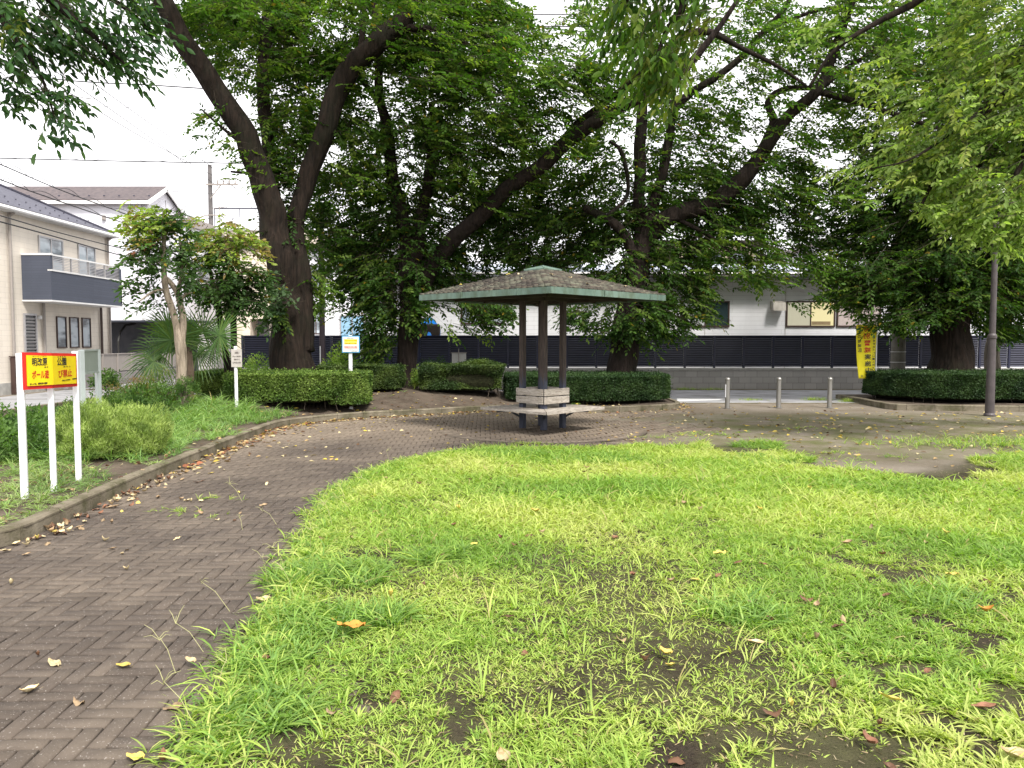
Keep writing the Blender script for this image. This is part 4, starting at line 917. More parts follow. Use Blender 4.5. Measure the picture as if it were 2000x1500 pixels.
# --- overhead cables
M_cable = plain('cable_black', (.025, .025, .03), .6)
def cable(label, pts, r=.012, spiral=0, sag=0.0):
    P = [at(u, v, Y) for u, v, Y in pts]; P = [Vector(p) for p in smooth_line(P, 10)]
    r *= 1.45; mb = MB(); mb.tube(P, r, 5, cap=False)
    if spiral:
        Q = []; n = int(sum((P[i+1]-P[i]).length for i in range(len(P)-1))/.12)
        for i in range(n):
            t = i/(n-1)*(len(P)-1); k = min(int(t), len(P)-2); p = P[k].lerp(P[k+1], t-k); a = i*2*math.pi/spiral
            Q.append(p+Vector((0, .055*math.sin(a), .06+.06*math.cos(a))))
        mb.tube(Q, r*.5, 4, cap=False)
    o = mb.build('overhead_cable', M_cable); setp(o, label, 'cable', 'overhead cables against the sky')
cable('spiral wrapped cable running level across the white sky at left', [(-120, 305, 26), (0, 309, 26), (250, 315, 27), (520, 320, 28)], .013, 14)
cable('upper spiral wrapped cable descending over the beige house roof', [(-60, 300, 19), (0, 321, 20), (118, 371, 23), (240, 416, 26), (420, 480, 30)], .012, 10)
cable('lower wrapped cable following the hip of the beige house roof', [(-80, 330, 20), (0, 351, 21), (67, 376, 22), (240, 435, 26), (420, 492, 31)], .012, 10)
cable('upper of the two black cables passing before the beige house windows', [(-60, 403, 17), (0, 421, 18), (110, 453, 20), (240, 486, 23), (420, 530, 28)], .010)
cable('lower of the two black cables passing before the beige house windows', [(-60, 418, 17), (0, 433, 18), (110, 463, 20), (240, 500, 23), (420, 548, 28)], .012)
cable('nearest of three thin wires sloping down to the far utility pole', [(0, 20, 22), (140, 130, 28), (270, 225, 36), (400, 316, 46), (500, 405, 50)], .011)
cable('middle of three thin wires sloping down to the far utility pole', [(0, 65, 22), (150, 168, 28), (270, 252, 36), (417, 358, 48), (500, 410, 54)], .011)
cable('lowest of three thin wires sloping down to the far utility pole', [(0, 95, 22), (160, 196, 28), (290, 275, 36), (450, 361, 48), (520, 400, 54)], .011)
cable('short dark wire high at left between the hanging leaves and the big trunk', [(60, 150, 24), (170, 160, 24), (290, 166, 24), (430, 175, 24)], .013)
cable('faint thin wire crossing the white sky below the hanging leaves', [(60, 200, 34), (250, 210, 34), (470, 218, 34)], .008)
cable('thin wire meeting the far utility pole from the lavender gable', [(325, 373, 38), (417, 378, 48)], .012)
cable('upper wire in the open sky gap at the top centre', [(820, 26, 24), (1030, 28, 24), (1300, 27, 24)], .012)
cable('lower wire in the open sky gap at the top centre', [(860, 50, 24), (1040, 51, 24), (1300, 54, 24)], .012)
for (u, v, Y, h, lab) in ((406, 415, 50, 1.2, 'small roof antenna left of the utility pole'), (501, 440, 53, 1.4, 'small roof antenna left of the big trunk')):
    p = at(u, v, Y); an = thing('antenna', lab, 'antenna', (p.x, Y, p.z)); mb = MB(); zr = 9.15 if Y > 51 else 8.2
    zr = 9.15; zr = min(zr, p.z)
    mb.tube([(p.x, Y+2, zr-1.2), (p.x, Y+2, p.z+h*.6)], .03, 6); mb.build('mast', M_pipe, an)
    mb = MB(); mb.beam((p.x-.5, Y+2, p.z+h*.5), (p.x+.5, Y+2, p.z+h*.5+.1), .03, .03)
    for k in range(5): mb.beam((p.x-.4+k*.2, Y+1.7, p.z+h*.52+.02*k), (p.x-.4+k*.2, Y+2.3, p.z+h*.52+.02*k), .02, .02)
    mb.build('aerial', M_pipe, an)
# ================================================================ TREES
def limb_mesh(mb, pts, Y, n=10, k=5, wob=.11, base=False):
    P = [np.array([*at(u, v, Y+dy), w*(Y+dy)/F/2*.96]) for u, v, w, dy in pts]
    S = smooth_line(P, k); pos = [Vector(p[:3]) for p in S]; rad = [max(.006, p[3]) for p in S]
    # gnarl the centre line a little
    for i in range(1, len(pos)-1):
        if not base: pos[i] = pos[i]+Vector((noise.noise(pos[i]*1.3), noise.noise(pos[i]*1.3+Vector((9, 0, 0))), 0))*rad[i]*.35
    mb.tube(pos, rad, n, wob=wob)
TAU = 1.9
def spray_leaves(blobs, k=12, L=.115, W=.066, spread=.55, droop=.18, tilt=.5, gap=.0, gs=.9, cen=None, leafarea=.5):
    """sprays of leaves scattered through ellipsoids given in the picture at a real distance"""
    Pc, idx = [], []
    for bi, b in enumerate(blobs):
        u, v, ru, rv, Y, rY, tau = b[:7]
        area = math.pi*ru*rv; px = k*L*W*leafarea*(F/Y)**2*.62; n = int(TAU*tau*area/px*(1/(1-gap*.35)))
        a = rng.uniform(0, 2*math.pi, n); r = np.sqrt(rng.uniform(0, 1, n)); y = np.clip(rng.normal(0, .55, n), -1.2, 1.2)*rY
        uu = u+ru*r*np.cos(a)*(1+.12*np.sin(a*5+bi)); vv = v+rv*r*np.sin(a)*(1+.12*np.sin(a*4+bi*2)); yy = Y+y
        ax = (uu-1000)/F; by = (750-vv)/F; dy = math.cos(PITCH)+by*math.sin(PITCH); dz = -math.sin(PITCH)+by*math.cos(PITCH); t = yy/dy
        Pc.append(np.stack([ax*t, yy, CAM_H+dz*t], 1)); idx.append(np.full(n, bi))
    P = np.concatenate(Pc); idx = np.concatenate(idx)
    if gap:
        g_ = np.array([noise.noise(Vector(p)*gs)+.5*noise.noise(Vector(p)*gs*2.7) for p in P])
        keep = g_ > (gap-.5)*.55; P, idx = P[keep], idx[keep]
    n = len(P); c = np.array(cen) if cen is not None else P.mean(0)
    d = P-c[None]; d[:, 2] *= .25; d = nrm(d)*.8+rng.normal(0, spread, (n, 3)); d[:, 2] = d[:, 2]*.5-droop; d = nrm(d)
    N = np.tile([0, 0, 1.], (n, 1))+rng.normal(0, tilt*.5, (n, 3)); X = nrm(np.cross(d, N)); N = np.cross(X, d)
    ln = rng.uniform(.35, .6, n)*(L/.09)*(k/12)
    t = (np.arange(k)+.5)/k; side = np.where(np.arange(k) % 2 == 0, 1., -1.)
    base = P[:, None]+d[:, None]*((t-.45)[None, :, None]*ln[:, None, None])
    ang = np.radians(rng.normal(52, 10, (n, k))); ang[:, -1] = 0
    LD = d[:, None]*np.cos(ang)[..., None]+X[:, None]*(np.sin(ang)*side[None])[..., None]+rng.normal(0, .16, (n, k, 3)); LD[..., 2] -= droop*1.2
    LN = N[:, None]+rng.normal(0, tilt, (n, k, 3))
    bend = (t**2)[None, :, None]*np.array([0, 0, -1.])[None, None]*(ln*.18)[:, None, None]
    LP = base+bend
    Ls = L*rng.uniform(.7, 1.2, (n, k)); Ws = Ls*(W/L)*rng.uniform(.85, 1.1, (n, k))
    # twig strips
    TW = (P-d*(ln*.75)[:, None], d, ln*1.3)
    return LP.reshape(-1, 3), LD.reshape(-1, 3), LN.reshape(-1, 3), Ls.ravel(), Ws.ravel(), idx, TW, P
def tree(name, label, cat, base, limbs, blobs, pals, bark_, group=None, n=12, tmpl=T_HEX, mat=None, twig=True, **kw):
    """limbs: {'Y':..., list}; pals: list of palettes indexed by blob[7]"""
    t = thing(name, label, cat, base, group)
    mb = MB()
    for i, l in enumerate(limbs): limb_mesh(mb, l, base[1], n if i == 0 else max(7, n-3))
    if limbs: mb.build('trunk', bark_, t, smooth=True)
    LP, LD, LN, Ls, Ws, idx, TW, P = spray_leaves(blobs, cen=(base[0], base[1], base[2]+4), **kw); k = kw.get('k', 12)
    ns = len(P); C = np.zeros((ns, 3)); pi = np.array([b[7] if len(b) > 7 else 0 for b in blobs])[idx]
    for j, pl in enumerate(pals):
        m = pi == j
        if m.sum(): C[m] = pal(int(m.sum()), pl, var=.12)
    C = np.repeat(C, k, axis=0)*(1+rng.normal(0, .14, (ns*k, 1))); 
    rare = rng.random(ns*k) < .006; C[rare] = np.array([.30, .22, .03])
    leaves('crown', LP, LD, LN, Ls, Ws, np.clip(C, .003, 1), mat or M_leaf, t, tmpl)
    if twig:
        q, d, l = TW; X = rng.normal(0, 1, (ns, 3))
        o = leaves('twigs', q, d, X, l, .009*(kw.get('L', .085)/.085), np.tile([[.05, .038, .028]], (ns, 1)), M_dry, t, T_STRIP)
    return t, ns*k
DK = [(.041, .090, .017), (.060, .118, .022), (.031, .070, .016), (.092, .145, .026)]  # darker leaf tones paint in the shade low and deep in the crowns
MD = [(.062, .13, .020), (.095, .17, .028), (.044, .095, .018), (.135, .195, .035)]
LT = [(.17, .25, .065), (.23, .31, .085), (.13, .20, .055), (.28, .33, .08)]
BR = [(.10, .16, .03), (.14, .20, .035), (.07, .12, .03), (.16, .19, .035)]
tot = 0
# --- A: the big double trunk
YA = 18.4; bA = (at(573, 735, YA).x, YA, bz(at(573, 735, YA).x, YA)-.08)
limbsA = [
 [(573, 762, 100, 0), (573, 735, 92, 0), (571, 700, 84, 0), (568, 660, 82, 0), (566, 620, 76, 0), (563, 590, 74, 0), (556, 550, 66, -.02), (548, 510, 60, -.05), (536, 450, 57, -.1), (526, 400, 54, -.15), (512, 345, 50, -.2), (487, 285, 47, -.3), (455, 225, 45, -.4), (415, 160, 43, -.55), (372, 95, 41, -.7), (335, 35, 39, -.85), (305, -30, 37, -1.0), (270, -120, 33, -1.3), (225, -230, 24, -1.6)],
 [(592, 690, 50, .05), (588, 620, 50, .1), (584, 560, 48, .15), (580, 500, 42, .2), (578, 450, 38, .25), (583, 410, 36, .3), (603, 340, 37, .35), (625, 278, 40, .4), (645, 222, 42, .45), (664, 168, 43, .5), (695, 122, 42, .5), (740, 82, 40, .5), (782, 45, 38, .5), (812, 0, 36, .5), (838, -60, 34, .5), (870, -140, 26, .5)],
 [(548, 500, 34, .4), (540, 420, 28, .6), (528, 320, 26, .8), (518, 220, 26, .9), (514, 150, 25, 1.0), (519, 75, 26, 1.0), (526, 0, 26, 1.0), (534, -80, 22, 1.0), (540, -160, 16, 1)],
 [(672, 160, 20, .5), (700, 110, 14, .6), (708, 60, 11, .7), (712, 10, 9, .8), (722, -60, 7, .8)],
 [(735, 82, 16, .5), (733, 40, 12, .8), (728, -20, 9, 1.0)],
 [(790, 55, 18, .5), (850, 58, 10, .3), (910, 85, 7, .2), (960, 120, 4, 0)],
 [(540, 400, 14, -.2), (500, 345, 7, -.4), (450, 335, 4, -.6)],
 [(500, 300, 12, -.3), (440, 255, 6, -.6), (395, 215, 3, -.9)]]
blobsA = [(700, 30, 330, 110, YA+2.1, 1.3, 2.2, 1), (480, 60, 130, 110, YA+1.3, 1.2, 2.3, 1), (900, 70, 150, 110, YA+1.3, 1.5, 2.0, 1), (600, 175, 95, 110, YA+1.7, .8, 1.7, 1), (640, -10, 260, 60, YA-1.2, .8, .7, 1), (920, 110, 110, 70, YA-.6, .7, .7, 1), (560, 250, 60, 90, YA+.8, .6, 2.0, 1),
 (545, 370, 38, 75, YA+.4, .4, 2.3, 0), (555, 470, 30, 60, YA+.1, .4, 1.7, 0), (420, 262, 42, 52, YA-.6, .5, .8, 1), (470, 318, 42, 36, YA-.5, .4, 1.0, 1), (485, 372, 40, 18, YA-.6, .3, .8, 1), (700, 300, 60, 90, YA+1.2, 1, 1.2, 1),
 (528, 578, 36, 52, YA-.8, .35, 2.2, 3), (535, 620, 26, 30, YA-.7, .3, 1.4, 0), (618, 570, 32, 40, YA+.3, .5, 1.4, 1), (640, 420, 60, 100, YA+1.6, 1, 1.2, 0), (350, 10, 80, 55, YA-.2, .8, 1.4, 1),
 (600, -110, 440, 80, YA, 3, .5, 1), (260, -120, 160, 70, YA-1.5, 2, .5, 1)]
SV = [(.07, .12, .055), (.10, .155, .08), (.05, .09, .045)]
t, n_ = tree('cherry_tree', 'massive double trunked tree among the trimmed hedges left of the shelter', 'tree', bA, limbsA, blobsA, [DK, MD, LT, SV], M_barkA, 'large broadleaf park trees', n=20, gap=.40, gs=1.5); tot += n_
# --- B: the second tree
YB = 20.4; bB = (at(795, 760, YB).x, YB, bz(at(795, 760, YB).x, YB)-.08)
limbsB = [
 [(795, 785, 62, 0), (795, 755, 50, 0), (796, 710, 40, 0), (798, 650, 42, 0), (801, 590, 44, 0), (802, 540, 46, 0), (800, 500, 44, 0), (794, 460, 30, 0), (784, 420, 27, 0), (772, 370, 24, 0), (764, 320, 24, 0), (760, 265, 22, 0), (748, 215, 16, .1), (722, 175, 12, .2), (700, 150, 9, .3)],
 [(808, 520, 34, 0), (818, 460, 26, 0), (826, 400, 24, .1), (840, 345, 24, .2), (846, 300, 22, .2), (848, 250, 16, .3), (842, 200, 11, .3)],
 [(846, 320, 12, .2), (868, 300, 10, .3), (900, 312, 7, .4), (940, 320, 5, .6)],
 [(762, 280, 14, 0), (744, 200, 18, -.1), (740, 140, 17, -.2), (745, 60, 12, -.2)],
 [(812, 600, 34, -.1), (828, 550, 36, -.2), (850, 508, 36, -.3), (885, 470, 34, -.5), (920, 438, 32, -.7), (955, 405, 31, -.9), (985, 372, 30, -1.1), (1022, 350, 30, -1.3), (1060, 322, 30, -1.5), (1100, 284, 30, -1.7), (1150, 246, 28, -2), (1205, 212, 26, -2.2), (1262, 188, 24, -2.5), (1310, 160, 20, -2.8), (1350, 120, 16, -3), (1400, 60, 12, -3.2), (1440, 0, 9, -3.4)],
 [(1085, 296, 18, -1.6), (1130, 240, 15, -1.7), (1175, 205, 14, -1.9), (1225, 168, 14, -2.1), (1262, 130, 12, -2.3), (1330, 72, 14, -2.5), (1385, 62, 14, -2.6), (1440, 90, 10, -2.6), (1520, 130, 7, -2.6), (1580, 172, 5, -2.6)],
 [(1262, 188, 12, -2.5), (1300, 200, 8, -2.8), (1345, 190, 5, -3)]]
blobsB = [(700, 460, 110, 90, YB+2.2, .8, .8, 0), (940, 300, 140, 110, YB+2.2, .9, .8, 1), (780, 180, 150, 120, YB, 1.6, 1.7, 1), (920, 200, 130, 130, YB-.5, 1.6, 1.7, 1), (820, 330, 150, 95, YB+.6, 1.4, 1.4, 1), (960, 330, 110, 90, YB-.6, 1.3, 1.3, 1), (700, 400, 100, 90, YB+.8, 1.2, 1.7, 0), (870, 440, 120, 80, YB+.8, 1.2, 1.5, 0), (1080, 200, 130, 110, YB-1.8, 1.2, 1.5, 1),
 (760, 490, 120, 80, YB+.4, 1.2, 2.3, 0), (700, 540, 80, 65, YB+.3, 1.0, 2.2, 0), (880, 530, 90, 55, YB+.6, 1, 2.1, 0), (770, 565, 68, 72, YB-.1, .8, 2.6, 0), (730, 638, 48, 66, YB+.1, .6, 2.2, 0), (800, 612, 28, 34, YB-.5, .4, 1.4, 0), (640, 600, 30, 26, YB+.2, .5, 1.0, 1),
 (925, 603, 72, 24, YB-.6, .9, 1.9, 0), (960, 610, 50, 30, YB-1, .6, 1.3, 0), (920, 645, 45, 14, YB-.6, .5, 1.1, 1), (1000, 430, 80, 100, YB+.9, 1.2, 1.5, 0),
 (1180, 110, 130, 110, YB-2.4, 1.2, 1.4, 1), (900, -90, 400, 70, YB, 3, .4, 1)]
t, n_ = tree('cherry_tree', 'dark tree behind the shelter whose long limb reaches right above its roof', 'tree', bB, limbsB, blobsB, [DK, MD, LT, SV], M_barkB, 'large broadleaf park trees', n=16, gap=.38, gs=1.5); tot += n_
# --- C: behind the shelter, right
YC = 20.2; bC = (at(1218, 740, YC).x, YC, .05)
limbsC = [
 [(1218, 775, 80, 0), (1218, 740, 66, 0), (1219, 700, 59, 0), (1223, 655, 56, 0), (1230, 605, 52, 0), (1238, 555, 46, 0), (1247, 510, 44, 0), (1256, 470, 40, 0), (1266, 430, 28, 0), (1284, 380, 22, 0), (1297, 330, 20, 0), (1306, 270, 18, 0), (1318, 215, 16, 0), (1350, 180, 15, -.1), (1400, 150, 14, -.2), (1450, 108, 13, -.3), (1490, 65, 11, -.4), (1530, 20, 10, -.5), (1560, -40, 8, -.6)],
 [(1247, 500, 34, 0), (1251, 440, 27, .1), (1250, 380, 25, .2), (1249, 300, 24, .3), (1254, 230, 22, .3), (1258, 180, 18, .3), (1262, 110, 14, .3)],
 [(1262, 470, 38, 0), (1296, 432, 36, -.1), (1335, 415, 35, -.2), (1382, 402, 34, -.4), (1425, 372, 34, -.5), (1456, 345, 33, -.6), (1484, 310, 28, -.7), (1500, 270, 20, -.7), (1510, 235, 16, -.7), (1500, 200, 14, -.7), (1530, 175, 12, -.8), (1590, 172, 10, -.9)],
 [(1490, 300, 26, -.7), (1540, 225, 22, -.9), (1590, 185, 22, -1.1), (1610, 150, 20, -1.1), (1630, 95, 18, -1.2), (1652, 40, 15, -1.2), (1672, -20, 12, -1.2)],
 [(1600, 172, 14, -1.1), (1650, 135, 10, -1.2), (1700, 100, 8, -1.4), (1750, 20, 6, -1.6)],
 [(1238, 500, 20, -.1), (1218, 455, 20, -.2), (1185, 428, 18, -.3), (1140, 405, 13, -.4)],
 [(1180, 428, 10, -.3), (1225, 380, 8, 0), (1215, 300, 9, .1), (1190, 275, 5, .1)],
 [(1600, 180, 14, -1), (1660, 195, 12, -1.2), (1740, 220, 10, -1.4), (1830, 250, 8, -1.6)],
 [(1450, 110, 9, -.3), (1500, 60, 8, -.3), (1600, 20, 7, -.4), (1700, 15, 6, -.6), (1900, 0, 5, -1)],
 [(1320, 425, 10, -.2), (1400, 470, 5, -.5), (1450, 520, 3, -.8)]]
blobsC = [(1060, 430, 170, 95, YC+2.4, 1, 1.1, 0), (1420, 420, 150, 80, YC+2.2, 1, .9, 0), (1080, 470, 120, 80, YC+.6, 1.2, 1.9, 0), (1100, 360, 110, 90, YC+.8, 1.3, 1.3, 1), (1190, 320, 110, 100, YC+.8, 1.3, 1.3, 0), (1340, 290, 110, 110, YC+.9, 1.3, 1.15, 1), (1400, 200, 120, 90, YC+.3, 1.3, .9, 1), (1350, 400, 130, 70, YC+.5, 1.2, 1.5, 0), (1500, 380, 130, 90, YC+.2, 1.3, 1.6, 0),
 (1250, 460, 150, 60, YC+.6, 1.2, 2.0, 0), (1120, 540, 110, 50, YC+1, 1, 2.2, 0), (1290, 550, 110, 60, YC+.1, 1.0, 2.4, 0), (1200, 610, 95, 42, YC-.3, .9, 2.6, 0), (1310, 615, 85, 38, YC-.2, .8, 2.5, 0), (1250, 655, 80, 22, YC-.4, .6, 1.2, 0), (1140, 625, 40, 22, YC-.6, .4, 1.2, 0),
 (1430, 490, 110, 45, YC-.2, 1.2, 1.7, 1), (1530, 520, 110, 38, YC-.5, 1.0, 1.4, 1), (1430, 550, 80, 22, YC-.5, .7, 1.3, 1), (1580, 590, 50, 14, YC-.6, .5, .7, 1), (1620, 480, 80, 60, YC, 1, 1.6, 0), (1600, 320, 120, 90, YC-.6, 1.3, 1.3, 1),
 (1600, 120, 150, 110, YC-.8, 1.4, 1.1, 1), (1450, 50, 150, 70, YC, 1.6, 1.0, 1), (1750, 80, 170, 110, YC-1.2, 1.5, 1.5, 1), (1500, -90, 420, 70, YC, 3, .4, 1), (1150, 640, 16, 12, YC-1, .2, .6, 1)]
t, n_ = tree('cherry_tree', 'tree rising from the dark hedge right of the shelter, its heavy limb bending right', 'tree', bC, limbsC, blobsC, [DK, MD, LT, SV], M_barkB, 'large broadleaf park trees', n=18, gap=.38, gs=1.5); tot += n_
# --- D: far right, low dense crown
YD = 20.6; bD = (at(1858, 735, YD).x, YD, .05)
limbsD = [[(1857, 780, 100, 0), (1857, 742, 88, 0), (1857, 700, 78, 0), (1861, 655, 74, 0), (1868, 605, 68, 0), (1876, 545, 60, 0), (1884, 485, 54, 0), (1893, 400, 44, 0), (1900, 300, 34, 0), (1905, 200, 24, 0), (1910, 100, 15, 0), (1915, 0, 10, 0)],
 [(1880, 540, 34, 0), (1840, 470, 26, .2), (1790, 400, 20, .3), (1740, 330, 14, .4), (1700, 260, 9, .5)], [(1886, 480, 30, 0), (1930, 420, 22, -.2), (1980, 350, 16, -.3), (2040, 280, 12, -.4)],
 [(1862, 620, 22, -.1), (1800, 580, 12, -.4), (1740, 560, 7, -.7), (1680, 560, 4, -1)]]
blobsD = [(1800, 560, 150, 75, YD-.3, 1.3, 3.0, 0), (1730, 500, 120, 80, YD, 1.3, 2.6, 0), (1900, 520, 130, 80, YD-.2, 1.2, 2.8, 0), (1850, 430, 170, 90, YD, 1.5, 2.4, 0), (1700, 590, 60, 30, YD-.5, .6, 1.5, 1), (1760, 620, 80, 30, YD-.2, .7, 1.9, 0), (1960, 600, 70, 60, YD+.3, .8, 2.6, 0), (1680, 560, 70, 36, YD-.5, .7, 1.5, 1),
 (1740, 380, 130, 90, YD, 1.4, 2.0, 0), (1880, 330, 160, 100, YD, 1.5, 2.0, 0), (1800, 220, 180, 110, YD, 1.6, 1.5, 1), (1950, 200, 130, 130, YD, 1.5, 1.6, 1), (1880, 80, 170, 90, YD, 1.6, 1.2, 1), (1970, 640, 60, 24, YD+1.5, .5, 1.6, 0), (2080, 400, 140, 260, YD, 1.6, 1.5, 0), (1900, -90, 300, 70, YD, 3, .4, 1), (1640, 620, 14, 8, YD-.6, .2, .6, 1), (1700, 640, 12, 10, YD-.7, .2, .8, 1)]
t, n_ = tree('cherry_tree', 'broad dense tree with a flared trunk in the right hedge beside the lamp post', 'tree', bD, limbsD, blobsD, [DK, MD, LT, SV], M_barkA, 'large broadleaf park trees', n=18, gap=.3, gs=1.5); tot += n_
YE = 23.2; bE = (at(1940, 700, YE).x, YE, 0)
t, n_ = tree('street_tree', 'slim pale stemmed tree half hidden behind the lamp post', 'tree', bE, [[(1940, 760, 34, 0), (1940, 700, 28, 0), (1941, 640, 25, 0), (1943, 560, 22, 0), (1945, 450, 16, 0), (1950, 330, 9, 0)]], [(1945, 420, 90, 120, YE, .9, 1.4, 0), (1950, 560, 60, 50, YE, .8, 1.2, 0)], [DK], bark('bark_grey', (.08, .07, .055), (.19, .165, .13)), n=10, twig=False); tot += n_
# --- trees standing outside the picture whose branches hang into it
YR = 12.0; bR = (11.6, 12.5, 0)
def w2(pts):   # world points with radius -> limb list drawn directly
    return pts
def tree_w(label, base, limbs, blobs, pals, name='zelkova_tree', **kw):
    t = thing(name, label, 'tree', base, kw.pop('group', None)); mb = MB()
    for l in limbs:
        S = smooth_line([np.array(p) for p in l], 6); mb.tube([Vector(p[:3]) for p in S], [max(.005, p[3]) for p in S], 10, wob=.12)
    mb.build('trunk', M_barkA, t, smooth=True)
    tm = kw.pop('tmpl', T_LANCE)
    LP, LD, LN, Ls, Ws, idx, TW, P = spray_leaves(blobs, cen=(base[0], base[1], 5), **kw); k = kw.get('k', 12); ns = len(P)
    C = np.zeros((ns, 3)); pi = np.array([b[7] for b in blobs])[idx]
    for j, pl in enumerate(pals):
        m = pi == j
        if m.sum(): C[m] = pal(int(m.sum()), pl, var=.12)
    C = np.repeat(C, k, axis=0)*(1+rng.normal(0, .15, (ns*k, 1)))
    leaves('crown', LP, LD, LN, Ls, Ws, np.clip(C, .003, 1), M_leaf, t, tm)
    q, d, l = TW; leaves('twigs', q, d, rng.normal(0, 1, (ns, 3)), l, .007, np.tile([[.06, .05, .035]], (ns, 1)), M_dry, t, T_STRIP)
    return ns*k
def A3(u, v, Y, r): p = at(u, v, Y); return (p.x, p.y, p.z, r)
limbsR = [[(11.6, 12.5, -.1, .38), (11.6, 12.5, 1.5, .30), (11.4, 12.4, 3.2, .26), (10.6, 12.2, 4.8, .2), A3(2060, 60, 11.8, .12), A3(1960, 180, 11.6, .06), A3(1840, 330, 11.4, .035), A3(1790, 420, 11.2, .015)],
 [(11.4, 12.4, 3.2, .2), A3(2080, 200, 11.8, .1), A3(1990, 330, 11.5, .04), A3(1940, 430, 11.3, .015)], [(10.6, 12.2, 4.8, .16), A3(1950, -60, 11.3, .09), A3(1780, 10, 11.2, .05), A3(1640, 90, 11.2, .03), A3(1580, 170, 11.2, .02)],
 [A3(1960, 180, 11.6, .05), A3(1870, 250, 11.2, .03), A3(1780, 310, 11.0, .015), A3(1700, 330, 11, .008)]]
blobsR = [(1900, 330, 130, 110, 11.4, .7, 1.5, 0), (1960, 430, 80, 40, 11.2, .4, 1.6, 1), (1800, 290, 120, 80, 11.4, .6, 1.2, 0), (1720, 350, 90, 45, 11.4, .5, .9, 0), (1870, 400, 70, 60, 11.3, .4, 1.1, 1), (1950, 200, 110, 120, 11.6, .8, 1.3, 0), (1800, 150, 120, 80, 11.5, .7, .8, 0),
 (1970, 60, 120, 110, 11.8, .9, 1.3, 0), (2100, 250, 120, 260, 12, 1.2, 1.5, 0), (1600, 60, 70, 30, 11.3, .4, .4, 0), (1900, -90, 260, 90, 11.6, 1.5, 1.1, 0), (1960, 470, 50, 20, 11.2, .3, 1.2, 1), (1890, 470, 22, 14, 11.2, .2, .8, 1)]
tot += tree_w('light green tree whose leafy branches hang into the picture from the upper right', bR, limbsR, blobsR, [LT, [(.30, .40, .11), (.36, .45, .14), (.22, .32, .09)]], k=11, L=.10, W=.052, droop=.28, tilt=.6, gap=.42, gs=1.7, tmpl=T_HEX, group='nearer trees standing outside the picture')
bH = (3.2, 3.0, 0)
limbsH = [[(6.2, 5.2, -.1, .34), (6.2, 5.3, 2.0, .27), (5.6, 6.0, 4.2, .22), (4.4, 7.2, 5.9, .14), A3(1420, -60, 8.4, .08), A3(1330, 20, 8.6, .04), A3(1290, 90, 8.6, .02), A3(1275, 150, 8.6, .01)], [A3(1420, -60, 8.4, .06), A3(1280, -40, 8.5, .04), A3(1200, 20, 8.6, .015)]]
limbsH[0][0] = (9.6, 5.0, -.1, .34); limbsH[0][1] = (9.6, 5.0, 2.2, .28); limbsH[0][2] = (8.6, 5.7, 4.8, .22); limbsH[0][3] = (5.6, 7.2, 6.3, .15)
blobsH = [(1260, 50, 75, 75, 8.6, .5, 1.5, 0), (1300, 120, 45, 60, 8.6, .3, 1.5, 1), (1270, 160, 34, 40, 8.5, .25, 1.4, 0), (1190, 15, 40, 26, 8.7, .4, .8, 0), (1340, 50, 40, 50, 8.6, .4, .9, 1), (1300, -70, 170, 60, 8.7, .9, 1.3, 0), (1325, 178, 18, 24, 8.5, .15, .9, 1)]
tot += tree_w('tree outside the right edge whose drooping spray of long leaves hangs at the top centre', (9.6, 5.0, 0), limbsH, blobsH, [MD, BR], k=11, L=.115, W=.056, droop=.62, tilt=.6, gap=.34, gs=2.2, tmpl=T_HEX, group='nearer trees standing outside the picture')
limbsL = [[(-9.5, 9.0, -.1, .36), (-9.5, 9.0, 2.5, .3), (-9.0, 9.2, 4.6, .22), A3(-60, -80, 9.4, .12), A3(60, -30, 9.5, .07), A3(170, 60, 9.5, .03), A3(250, 130, 9.4, .012)],
 [A3(-60, -80, 9.4, .09), A3(20, 60, 9.3, .045), A3(80, 150, 9.2, .02), A3(110, 240, 9.1, .008)], [A3(60, -30, 9.5, .05), A3(200, -10, 9.7, .035), A3(300, 60, 9.8, .012)]]
blobsL = [(60, 60, 110, 75, 9.4, .7, 1.1, 0), (190, 50, 110, 80, 9.6, .6, 1.35, 0), (290, 50, 50, 65, 9.8, .4, 1.1, 0), (30, 150, 60, 50, 9.3, .4, .8, 0), (100, 175, 48, 40, 9.2, .3, 1.1, 0), (75, 230, 58, 34, 9.1, .25, .8, 0), (105, 262, 24, 26, 9.1, .15, .7, 0), (265, 135, 30, 18, 9.7, .2, .7, 0), (40, 45, 60, 22, 9.0, .3, .6, 1), (100, 130, 22, 30, 9.1, .15, .4, 2), (20, -80, 300, 90, 9.6, 1.3, 1.3, 0), (210, 130, 60, 22, 9.5, .3, .7, 0)]
tot += tree_w('tree outside the left edge whose dark drooping leaves fill the upper left corner', (-9.5, 9.0, 0), limbsL, blobsL, [[(.045, .10, .035), (.075, .14, .05), (.03, .07, .028)], BR, [(.16, .09, .03), (.12, .11, .03)]], k=10, L=.125, W=.056, droop=.42, tilt=.6, gap=.48, gs=2.0, tmpl=T_HEX, group='nearer trees standing outside the picture')

